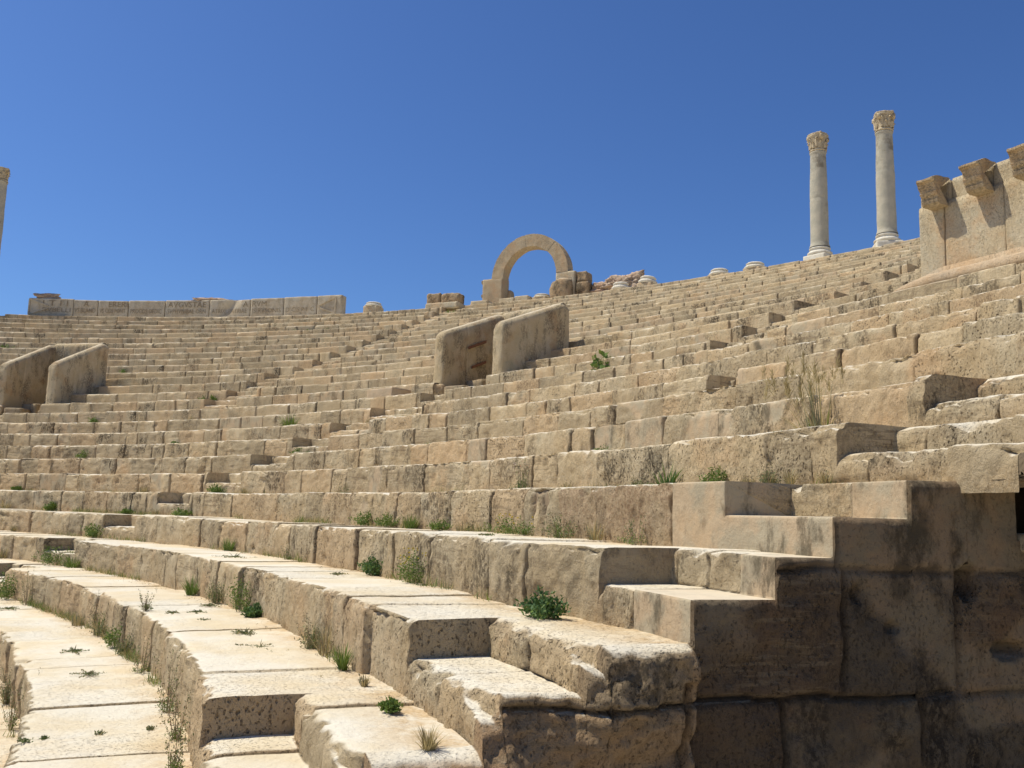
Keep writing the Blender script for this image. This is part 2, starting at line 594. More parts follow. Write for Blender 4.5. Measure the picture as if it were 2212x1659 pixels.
    if k <= 7:
        def near_edge(mask, s, sc):
            return np.clip(1 - np.abs(s[None] - sc) / 0.085, 0, 1) * mask[:, None]
        we = near_edge(~inn, sl, sl[ic_full])
        for i in ic_n:
            we = we + near_edge(inn, sn, sn[i])
        cemk = (1 - patch)
        q = q + we * cemk * (0.05 * np.clip(fbm(P * 13, 3, 501), 0, 1) + 0.10 * np.clip(fbm(P * 6, 2, 505) - 0.25, 0, 1))
        ee = np.exp(-((ts - ET) * math.pi / 180 * R / 0.16) ** 2)[:, None]
        if k in (-3, -2, 1, 2):
            q = q + np.clip(we, 0, 1) * ee * (0.03 + 0.16 * np.clip(fbm(P * 5 + 3, 3, 511), 0, 1))
    disp_r += q
    disp_z -= q
    # roughness
    rough_amt = (1 - 0.88 * patch)
    df = 0.013 * fbm(P * np.array([2.2, 2.2, 2.2]), 3, 3) + 0.014 * fbm(P * np.array([9, 9, 5.0]), 3, 9)
    if k <= 5:
        df = df + 0.020 * fbm(P * np.array([22, 22, 13.0]), 3, 21)
        pt = vnoise(P * np.array([17, 17, 8.0]), 88)
        df = df - 0.020 * np.clip(pt - 0.35, 0, 1)
        big = vnoise(P * np.array([5, 5, 4.0]), 99)
        df = df - 0.10 * np.clip(big - 0.58, 0, 1)
    dt = 0.010 * fbm(P * 1.7, 3, 4) + 0.004 * fbm(P * 9, 3, 6)
    cent = (ts - 0.5 * (jt[bi] + jt[bi + 1])) * math.pi / 180 * R
    blk = off_b[bi] + tilt_b[bi] * cent
    hb = hoff_b[bi] + htilt_b[bi] * cent
    hb = hb + (0.022 if k > 6 else 0.012) * fbm(pe * 0.30, 3, 640 + k)
    if k in (0, -1):
        cem = ts < (21.25 if k == 0 else 19.45)
        blk = np.where(cem, 0, blk)
        hb = np.where(cem, 0, hb)
    fr = (df * rough_amt + blk[:, None]) * 1.0 - 0.055 * g[:, None]
    disp_r -= WF * fr
    tp = dt * rough_amt + hb[:, None] - 0.028 * g[:, None]
    disp_z += (1 - WF) * tp * (1.0)
    # keep the upper front edge in step with the top
    fz = np.clip((PZ + h) / h, 0, 1)
    disp_z += WF * hb[:, None] * fz
    # seam behind (foot of the next riser) stays put
    rad = rad + disp_r
    rad[0] = np.maximum.accumulate(rad[0])
    V = np.stack([CX + rad * np.cos(th), CY + rad * np.sin(th), Z + PZ + disp_z], -1)
    # broken end corner of the two lowest visible rows
    # end cap column
    ENDPROF[k] = (rad[0].copy(), (Z + PZ + disp_z)[0].copy())
    att = np.zeros((nu, nv, 4), np.float32)
    att[..., 0] = tone_b[bi][:, None]
    att[..., 1] = patch
    att[..., 2] = g[:, None] * (jw_c[:, None] > 0) * np.where(patch > 0.6, 0.5, 1.0)
    att[..., 3] = 1
    if k == 0:
        ta = azi(at_r(1205, 1110, R))
        att[..., 3] = np.where((TT < ta) & (TT > 21.25) & (WF > 0.5), 0.1, 1.0)
        # pointed cement scar and shield-shaped scar on the riser
        for x_, wd, kind_ in ((1165, 0.17, 'point'), (966, 0.10, 'shield')):
            tc_ = azi(at_r(x_, 1110, R))
            sx = (TT - tc_) * math.pi / 180 * R
            zz_ = (PZ + h) / h
            if kind_ == 'point':
                m_ = (np.abs(sx) < wd * (0.55 + 0.45 * zz_)) & ~(np.abs(sx) < 0.115 * (0.86 - zz_)) & (WF > 0.5)
            else:
                m_ = (np.abs(sx) < wd * (0.25 + 0.9 * zz_)) & ~(np.abs(sx - 0.01) < 0.075 * np.clip((zz_ - 0.30) * 2.2, 0, 1)) & (WF > 0.5)
            att[..., 1] = np.where(m_, 1.0, att[..., 1])
            disp_r += np.where(m_, 0.035, 0.0)
            att[..., 2] = np.where(m_, 0.62, att[..., 2])
            if kind_ == 'point':
                inner = (np.abs(sx) < 0.115 * (0.86 - zz_)) & (WF > 0.5)
                att[..., 0] = np.where(inner, 0.012, att[..., 0])
                disp_r -= np.where(inner, 0.02, 0.0)
                att[..., 3] = np.where(inner, 1.0, att[..., 3])
            att[..., 3] = np.where(m_, 1.0, att[..., 3])
        rad_ = R + PR + end_shift(k, ts)[:, None] + disp_r
        rad_[0] = rad[0]
        V = np.stack([CX + rad_ * np.cos(th), CY + rad_ * np.sin(th), Z + PZ + disp_z], -1)
    Q = grid_quads(nu, nv, flip=True)
    flat = np.repeat((inn[1:] != inn[:-1])[:, None], nv - 1, 1)
    keep = np.repeat(~(gap[1:] & gap[:-1])[:, None], nv - 1, 1)
    # close gap sides not needed (parapets cover them)
    Q = Q[keep]
    flat = flat[keep]
    me = np_mesh('seat_row', V, Q, flat, att)
    back = rr(k + 1) - (R + PR)
    dirt = np.clip(1 - back / 0.30, 0, 1) * (1 - WF) * (PZ > -0.02)
    # foot of this riser, splashed and sandy
    dirt = np.maximum(dirt, WF * np.clip(1 - (PZ + h) / 0.12, 0, 1) * 0.8)
    dirt = np.maximum(dirt, (1 - WF) * g[:, None] * 0.6)
    da = me.attributes.new('dirt', 'FLOAT', 'POINT')
    da.data.foreach_set('value', dirt.astype(np.float32).ravel())
    return link('seat_row', me, M['seat'], parent)


seating = empty('stone_seating', pol(rr(0), 50, zr(-8)), 'curved tiers of weathered limestone seats with stair notches filling the view', 'seating')
inv = Matrix.Translation(-seating.location)


def reparent(o, root):
    o.parent = root
    o.matrix_parent_inverse = Matrix.Translation(-root.location) if root.rotation_euler.z == 0 else root.matrix_basis.inverted()
    return o


for k in range(-8, 23):
    o = build_row(k, None)
    reparent(o, seating)

# ------------------------------------------------------------------ end wall (radial, facing the photographer)
def build_end_wall():
    tdir = Vector((math.cos(R_(ENDT)), math.sin(R_(ENDT)), 0))
    nrm = Vector((math.sin(R_(ENDT)), -math.cos(R_(ENDT)), 0))
    pr, pz = [], []
    for k in range(-8, 23):
        r_, z_ = ENDPROF[k]
        lim = ENDPROF[k + 1][0][0] if k < 22 else 56.0
        z_lo = zr(k - 1) - 0.02
        last = False
        for q in range(len(r_)):
            if z_[q] < z_lo or r_[q] > lim + 0.004:
                continue
            pr.append(r_[q])
            pz.append(z_[q])
    pr = np.maximum.accumulate(np.array(pr))
    pz = np.array(pz)
    cols, tops = [pr[0]], [pz[0]]
    for i in range(1, len(pr)):
        g_ = pr[i] - pr[i - 1]
        st_ = 0.022 if pr[i] < 31.5 else 0.5
        n = int(g_ / st_)
        for q in range(1, n + 1):
            cols.append(pr[i - 1] + g_ * q / (n + 1))
            tops.append(pz[i - 1] + (pz[i] - pz[i - 1]) * q / (n + 1))
        cols.append(pr[i])
        tops.append(pz[i])
    cols, tops = np.array(cols), np.array(tops)
    zb = -1.95
    nv = 110
    v = np.linspace(0, 1, nv)
    zz = zb + (tops[:, None] - zb) * v[None]
    rrr = np.repeat(cols[:, None], nv, 1)
    W = np.stack([rrr, zz, np.zeros_like(zz)], -1)
    wob = 0.03 * fbm(W * 4, 3, 12)
    # joints
    hz = [(-0.21, 25, 31.5), (-0.84, 26.5, 31.5), (-1.45, 26, 31.5)]
    vt = [(28.9, -0.84, -0.21), (29.62, -0.84, -0.1), (28.55, -1.45, -0.84), (29.35, -1.45, -0.84), (28.86, -0.21, 0.05), (27.95, -1.95, -0.72)]
    g = np.zeros_like(zz)
    for z, a, b in hz:
        m = (rrr > a) & (rrr < b)
        g = np.maximum(g, np.exp(-((zz - z + wob) / 0.013) ** 2) * m)
    for r, a, b in vt:
        m = (zz > a) & (zz < b)
        g = np.maximum(g, np.exp(-((rrr - r + wob) / 0.013) ** 2) * m)
    cem = 1 / (1 + np.exp(-(zz + 0.25 + 0.16 * fbm(W * 2.2, 3, 8)) / 0.03)) * (rrr > 28.0)
    cem = np.maximum(cem, np.clip((fbm(W * 1.3 + 3, 3, 19) - 0.22) * 9, 0, 1) * 0.8 * (rrr > 28.0))
    off = 0.022 + (0.035 * fbm(W * 2.4, 3, 14) + 0.03 * fbm(W * 9, 3, 15)) * (1 - 0.8 * cem) + 0.012 * fbm(W * 20, 2, 16) * (1 - 0.6 * cem) - 0.05 * g * (1 - 0.5 * cem)
    # rounding round the joints
    # holes
    for hr, hz_, a, b, dp in ((29.70, -0.27, 0.07, 0.10, 0.16), (29.95, -0.62, 0.12, 0.05, 0.12), (28.97, -0.33, 0.03, 0.05, 0.04), (29.2, -0.5, 0.05, 0.03, 0.05)):
        off -= dp * np.clip(1 - ((rrr - hr) / a) ** 2 - ((zz - hz_) / b) ** 2, 0, 1) ** 0.5
    # lower courses, below the second step, stand proud of the wall
    low = (rrr < 28.02) & (zz < zr(-2) + 0.02)
    off = off + np.where(low, 0.10 + 0.13 * fbm(W * 2.6 + 9, 4, 41) + 0.045 * fbm(W * 12, 3, 42), 0)
    off = off + 0.012
    # distance from the silhouette (vertical, and horizontal from each step's edge)
    near_top = np.clip((tops[:, None] - zz) / 0.05, 0, 1)
    dmin = np.full(zz.shape, 1.0)
    off = off * near_top ** 0.3
    over = (rrr > ENDPROF[1][0][0] - 0.004) & (zz > zr(0) + 0.0)
    off = off + np.where(over, rrr * math.sin(R_(OVER)), 0.0)

    def xyz(r_, z_, o_):
        return np.stack([CX + r_ * tdir.x + o_ * nrm.x, CY + r_ * tdir.y + o_ * nrm.y, z_], -1)
    V = xyz(rrr, zz, off)
    ci = np.digitize(zz + 0.0 * wob, [-1.45, -0.84, -0.21])
    tone = np.zeros_like(zz)
    for c_, edges in ((0, [26.9, 27.95, 29.0]), (1, [27.95, 28.55, 29.35]), (2, [27.95, 28.9, 29.62]), (3, [28.86, 30.5])):
        di = np.digitize(rrr, edges)
        tone = np.where(ci == c_, (0.13 + 0.37 * di + 0.29 * c_ + 0.11 * di * c_) % 1.0, tone)
    att = np.zeros(V.shape[:2] + (4,), np.float32)
    att[..., 0] = 0.35 + 0.65 * tone
    att[..., 1] = cem
    att[..., 2] = g * 0.8
    att[..., 3] = 1
    nu = len(cols)
    Q = grid_quads(nu, nv, flip=False)
    # opening beside the impost
    cr = 0.5 * (rrr[1:, :-1] + rrr[:-1, 1:])
    cz = 0.5 * (zz[1:, :-1] + zz[:-1, 1:])
    hole = (cr > 30.05) & (cr < 31.3) & (cz > -0.05) & (cz < 0.262)
    keep = np.ones(Q.shape[:2], bool)
    keep &= ~hole
    lowf = (cr < 28.03) & (cz < zr(-2) + 0.05) & (cz > -1.5)
    if lowf.any():
        me2 = np_mesh('broken_block', V, Q[keep & lowf], None, att * np.array([1, 0.0, 1, 1], np.float32))
        keep &= ~lowf
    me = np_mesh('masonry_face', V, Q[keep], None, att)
    root = empty('end_wall', pol(28.5, ENDT, -1.9), 'shaded masonry and cement wall closing off the near end of the tiers', 'wall')
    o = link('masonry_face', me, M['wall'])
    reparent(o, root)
    o = link('broken_block', me2, M['endblock'])
    reparent(o, root)
    o['label'] = 'rough tan broken end block standing proud of the dark wall'
    # recess behind opening
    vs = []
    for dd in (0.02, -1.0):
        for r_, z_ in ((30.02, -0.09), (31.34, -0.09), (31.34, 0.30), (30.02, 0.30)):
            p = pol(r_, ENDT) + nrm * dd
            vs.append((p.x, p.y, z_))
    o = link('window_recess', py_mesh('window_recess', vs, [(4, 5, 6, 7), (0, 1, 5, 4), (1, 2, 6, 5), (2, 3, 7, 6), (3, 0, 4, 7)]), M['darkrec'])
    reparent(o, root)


build_end_wall()


# ------------------------------------------------------------------ generic solids
def rough_box(name, dims, mat, parent=None, amp=0.02, bev=0.04, seed=0, n=7, freq=2.5, taper=0.0):
    """box with eroded arrises and lumpy faces, standing on z=0, centred in x,y"""
    lx, ly, lz = dims
    V, Fc = [], []
    idx = {}
    nn = [max(3, min(40, int(L / (min(dims) / n)) + 1)) for L in dims]

    def ax(m):
        return [-1 + 2 * i / (m - 1) for i in range(m)]

    def vid(x, y, z):
        key = (round(x, 5), round(y, 5), round(z, 5))
        if key not in idx:
            idx[key] = len(V)
            V.append(key)
        return idx[key]
    A, B, C = ax(nn[0]), ax(nn[1]), ax(nn[2])
    for s in (-1, 1):
        for i in range(len(A) - 1):
            for j in range(len(B) - 1):
                q = [vid(A[i], B[j], s), vid(A[i + 1], B[j], s), vid(A[i + 1], B[j + 1], s), vid(A[i], B[j + 1], s)]
                Fc.append(q if s > 0 else q[::-1])
        for i in range(len(A) - 1):
            for j in range(len(C) - 1):
                q = [vid(A[i], s, C[j]), vid(A[i + 1], s, C[j]), vid(A[i + 1], s, C[j + 1]), vid(A[i], s, C[j + 1])]
                Fc.append(q if s < 0 else q[::-1])
        for i in range(len(B) - 1):
            for j in range(len(C) - 1):
                q = [vid(s, B[i], C[j]), vid(s, B[i + 1], C[j]), vid(s, B[i + 1], C[j + 1]), vid(s, B[i], C[j + 1])]
                Fc.append(q if s > 0 else q[::-1])
    X = np.array(V)
    half = np.array([lx, ly, lz]) / 2
    S = X * half
    # erode edges: rounded box mapping
    b = bev
    core = np.maximum(half - b, half * 0.3)
    inner = np.clip(S, -core, core)
    dv = S - inner
    L = np.linalg.norm(dv, axis=1)
    m = L > 1e-6
    mx = np.max(np.abs(dv), axis=1)
    sc = np.ones(len(S))
    sc[m] = mx[m] / L[m]
    S = inner + dv * sc[:, None]
    nz = (S[:, 2] + half[2]) / lz
    S[:, 0] *= 1 - taper * nz
    S[:, 1] *= 1 - taper * nz
    nr = S / (half + 1e-6)
    nr = nr / np.linalg.norm(nr, axis=1)[:, None]
    nzv = fbm(S * freq + seed * 7.1, 4, 200 + seed) + 0.4 * fbm(S * freq * 4 + seed, 3, 300 + seed)
    S = S + nr * (nzv * amp)[:, None]
    S[:, 2] += half[2]
    return link(name, py_mesh(name, S, Fc, smooth=True), mat, parent)


def rough_rock(name, dims, mat, parent=None, seed=0, amp=0.22, freq=1.6, sub=4):
    bpy_me = bpy.data.meshes.new(name)
    import bmesh
    bm = bmesh.new()
    bmesh.ops.create_icosphere(bm, subdivisions=sub, radius=1.0)
    P = np.array([v.co[:] for v in bm.verts])
    d = 1 + amp * fbm(P * freq + seed * 3.3, 4, 400 + seed) + amp * 0.5 * np.abs(fbm(P * freq * 3 + seed, 3, 420 + seed)) + amp * 0.25 * fbm(P * freq * 8, 3, 431 + seed)
    # squarish
    sq = np.max(np.abs(P), axis=1)
    P2 = P / (0.45 + 0.55 * sq)[:, None] * d[:, None]
    P2 = P2 * np.array(dims) / 2
    P2[:, 2] = np.maximum(P2[:, 2], -dims[2] * 0.46) + dims[2] * 0.46
    for v, c in zip(bm.verts, P2):
        v.co = c
    for f in bm.faces:
        f.smooth = True
    bm.to_mesh(bpy_me)
    bm.free()
    return link(name, bpy_me, mat, parent)


def lathe(name, prof, mat, parent=None, n=40, amp=0.0, freq=3, seed=0, smooth=True, chip=None):
    pr = np.array(prof, float)
    a = np.linspace(0, 2 * np.pi, n + 1)
    Rr = np.repeat(pr[None, :, 0], n + 1, 0)
    Zz = np.repeat(pr[None, :, 1], n + 1, 0)
    V = np.stack([Rr * np.cos(a)[:, None], Rr * np.sin(a)[:, None], Zz], -1)
    if amp:
        f = fbm(V * freq + seed, 3, 500 + seed)
        f[-1] = f[0]
        s = 1 + (f * amp)[..., None] / np.maximum(Rr, 0.05)[..., None]
        V[..., :2] *= s
    if chip:
        V = chip(V, a)
    return link(name, np_mesh(name, V, grid_quads(n + 1, len(pr), flip=False), smooth=smooth), mat, parent)


def box_mesh(name, x0, x1, y0, y1, z0, z1, mat, parent=None):
    V = [(x, y, z) for z in (z0, z1) for y in (y0, y1) for x in (x0, x1)]
    Fc = [(0, 2, 3, 1), (4, 5, 7, 6), (0, 1, 5, 4), (2, 6, 7, 3), (0, 4, 6, 2), (1, 3, 7, 5)]
    return link(name, py_mesh(name, V, Fc), mat, parent)


# ------------------------------------------------------------------ vomitorium parapets
def sweep_wall(name, pts, thick, zbase, mat, front_round=True, back_round=True, seed=0, origin=None, parent=None):
    """pts: list of (x,y,ztop) along the wall; rounded coping and rounded ends"""
    P = np.array(pts, float)
    L = np.concatenate([[0], np.cumsum(np.hypot(np.diff(P[:, 0]), np.diff(P[:, 1])))])
    tot = L[-1]
    u = np.unique(np.concatenate([np.linspace(0, tot, 90), [0.0, 0.01, 0.03, 0.06, 0.1, 0.15, 0.2], tot - np.array([0.0, 0.01, 0.03, 0.06, 0.1, 0.15, 0.2])]))
    x = np.interp(u, L, P[:, 0])
    y = np.interp(u, L, P[:, 1])
    z = np.interp(u, L, P[:, 2])
    dx = np.gradient(x, u)
    dy = np.gradient(y, u)
    n = np.stack([-dy, dx], -1) / np.hypot(dx, dy)[:, None]
    w = np.full(len(u), thick / 2)
    rc = 0.06
    if front_round:
        q = np.clip(u / rc, 0, 1)
        w = w * (0.35 + 0.65 * np.sqrt(1 - (1 - q) ** 2))
        q = np.clip(u / 0.15, 0, 1)
        z = z - 0.13 * (1 - np.sqrt(1 - (1 - q) ** 2))
    if back_round:
        q = np.clip((tot - u) / rc, 0, 1)
        w = w * (0.35 + 0.65 * np.sqrt(1 - (1 - q) ** 2))
        q = np.clip((tot - u) / 0.16, 0, 1)
        z = z - 0.16 * (1 - np.sqrt(1 - (1 - q) ** 2))
    nside, nt = 24, 12
    rows = []
    rt = thick / 2
    for j in range(nside):
        rows.append((-1.0, j / nside, 0))
    for j in range(nt + 1):
        a = math.pi * j / nt
        rows.append((-math.cos(a), 1.0, math.sin(a)))
    for j in range(nside - 1, -1, -1):
        rows.append((1.0, j / nside, 0))
    V = np.zeros((len(u) + 2, len(rows), 3))
    for j, (s, f, c) in enumerate(rows):
        zt = z - rt
        zz = zbase + (zt - zbase) * f + c * rt * (w / (thick / 2)) ** 0.5
        V[1:-1, j, 0] = x + n[:, 0] * w * s
        V[1:-1, j, 1] = y + n[:, 1] * w * s
        V[1:-1, j, 2] = zz
    V[0] = V[1]
    V[0, :, 0] = x[0]
    V[0, :, 1] = y[0]
    V[-1] = V[-2]
    V[-1, :, 0] = x[-1]
    V[-1, :, 1] = y[-1]
    f1 = 0.030 * fbm(V * 1.8 + seed, 3, 600 + seed) + 0.022 * fbm(V * 7 + seed, 4, 620)
    # two joints between the upright slabs
    uj = np.zeros(len(u) + 2)
    for fj in (0.36, 0.80):
        uj[1:-1] += np.exp(-((u - tot * fj) / 0.02) ** 2)
    cen = np.zeros_like(V)
    cen[1:-1, :, 0] = x[:, None]
    cen[1:-1, :, 1] = y[:, None]
    V[1:-1, :, :2] += (cen[1:-1, :, :2] - V[1:-1, :, :2]) * (0.16 * uj[1:-1])[:, None, None]
    V[..., 0] += f1
    V[..., 1] += 0.7 * f1
    V[..., 2] += 0.5 * f1 * (V[..., 2] > zbase + 0.1)
    me = np_mesh(name, V, grid_quads(len(u) + 2, len(rows), flip=False))
    return link(name, me, mat, parent)


def parapet(a, b, dz, label, slope=0.40):
    rf, rb = 35.62, 37.85
    root = empty('stairway_parapet', pol(35.6, 0.5 * (a + b), 2.7), label, 'parapet', 'rounded parapets round the stairway mouths')

    def zt(r):
        return 4.46 + dz + (r - 35.6) * slope
    for t in (a, b):
        pts = []
        for r in np.linspace(rf, rb + 0.12, 9):
            p = pol(r, t)
            pts.append((p.x, p.y, zt(min(r, 37.75))))
        reparent(sweep_wall('side_wall', pts, 0.33, 2.6, M['parapet'], seed=int(t)), root)
    pts = []
    for t in np.linspace(a + 0.12, b - 0.12, 6):
        p = pol(rb + 0.12, t)
        pts.append((p.x, p.y, zt(37.75) + 0.06))
    reparent(sweep_wall('back_wall', pts, 0.32, 2.6, M['parapet'], False, False, seed=3), root)
    # landing and rough blocks between the walls
    V, Fc = [], []
    n = 8
    for i in range(n + 1):
        t = a + (b - a) * i / n
        for r in (35.2, 38.0):
            p = pol(r, t, zr(6) - 0.02)
            V.append(p[:])
    for i in range(n):
        Fc.append((2 * i, 2 * i + 1, 2 * i + 3, 2 * i + 2))
    reparent(link('landing', py_mesh('landing', V, Fc), M['parapet']), root)
    for (r, t, dims, sd, rz) in ((35.85, b - 0.95, (0.62, 0.5, 0.34), 1, 0.1), (36.45, b - 1.2, (0.7, 0.55, 0.55), 2, -0.15), (36.25, a + 0.85, (0.5, 0.5, 0.3), 3, 0.2), (37.0, b - 2.0, (0.9, 0.6, 0.7), 4, 0.05)):
        o = rough_box('threshold_block', dims, M['rock'], None, 0.02, 0.04, sd)
        o.location = pol(r, t, zr(6) - 0.03)
        o.rotation_euler = (0, 0, R_(t + 90) + rz)
        bpy.context.view_layer.update()
        o.parent = root
        o.matrix_parent_inverse = Matrix.Translation(-root.location)
    # foot stones under the front ends
    for t in (a, b):
        o = rough_rock('foot_stone', (0.42, 0.42, 0.42), M['parapet'], None, int(t) + 5, 0.2)
        o.location = pol(35.66, t, zr(6) + 0.0)
        o.parent = root
        o.matrix_parent_inverse = Matrix.Translation(-root.location)
    return root


pA = parapet(44.6, 47.85, 0.0, 'rounded stone parapet round a stairway mouth in mid-tier below the arch')
pB = parapet(72.6, 75.85, 0.10, 'rounded stone parapet round a stairway mouth at the left edge of the view', 0.50)
parapet(100.6, 103.85, 0.1, 'rounded stone parapet round a stairway mouth beyond the left frame', 0.50)

# handrail grooves on the inner face of the central parapet's left wall
for (x0, y0, x1, y1) in ((1110, 694, 1148, 675),):
    pass
for i, (r, z, L) in enumerate(((36.78, 4.32, 0.62), (36.86, 3.82, 0.50))):
    t = 47.85 - 0.305
    V = []
    for du in (-L / 2, L / 2):
        for dz in (-0.035, 0.035):
            p = pol(r + du, t, z + dz + du * 0.42)
            V.append(p[:])
    nrm = Vector((math.sin(R_(t)), -math.cos(R_(t)), 0)) * 0.03
    V2 = [tuple(Vector(v) + nrm) for v in V]
    me = py_mesh('rusty_groove', V + V2, [(0, 1, 3, 2), (4, 6, 7, 5), (0, 4, 5, 1), (2, 3, 7, 6), (0, 2, 6, 4), (1, 5, 7, 3)])
    o = link('rusty_groove', me, M['socket'])
    reparent(o, pA)


def place(o, p, rz=0.0, rx=0.0, ry=0.0):
    o.location = p
    o.rotation_euler = (rx, ry, rz)
    return o


# smooth cement step block at the foot of the central parapet
o = rough_box('step_block', (0.92, 0.62, 0.24), M['mould'], None, 0.004, 0.012, 5, freq=1)
place(o, pol(35.02, 49.55, zr(6) + 0.005), R_(49.55 + 90))
tag(o, 'smooth pinkish step block at the left foot of the central parapet', 'stone block')

# ------------------------------------------------------------------ wall with consoles (upper right)
def arc_prism(name, r0, r1, t0, t1, z0, z1, mat, n=24, amp=0.012, seed=0, bev=0.02, nz=14):
    """curved block between radii r0<r1, azimuths t0<t1"""
    prof = []
    for f in np.linspace(0, 1, nz):
        prof.append((r0, z0 + (z1 - z0) * f))
    m = max(3, int((r1 - r0) / 0.08))
    for f in np.linspace(0, 1, m)[1:]:
        prof.append((r0 + (r1 - r0) * f, z1))
    for f in np.linspace(1, 0, 4)[1:]:
        prof.append((r1, z0 + (z1 - z0) * f))
    prof = np.array(prof)
    c = np.array([(r0 + r1) / 2, (z0 + z1) / 2])
    tt = np.linspace(t0, t1, n)
    rows = []
    rows.append(np.repeat(c[None], len(prof), 0))
    e = bev / 36 * 57.3
    tl = [t0]
    rows.append(c + (prof - c) * (1 - 2 * bev / max(r1 - r0, z1 - z0)))
    tl.append(t0)
    for t in tt[1:-1]:
        rows.append(prof)
        tl.append(t)
    rows.insert(2, prof)
    tl.insert(2, t0 + e)
    rows.append(prof)
    tl.append(t1 - e)
    rows.append(c + (prof - c) * (1 - 2 * bev / max(r1 - r0, z1 - z0)))
    tl.append(t1)
    rows.append(np.repeat(c[None], len(prof), 0))
    tl.append(t1)
    A = np.array(rows)
    th = np.radians(np.array(tl))[:, None]
    V = np.stack([CX + A[..., 0] * np.cos(th), CY + A[..., 0] * np.sin(th), A[..., 1]], -1)
    f = amp * (fbm(V * 2.5 + seed, 3, 700 + seed) + 0.5 * fbm(V * 10, 3, 710))
    V[..., 0] += f
    V[..., 1] += 0.4 * f
    V[..., 2] += 0.5 * f
    me = np_mesh(name, V, grid_quads(len(tl), len(prof), flip=True))
    return link(name, me, mat)


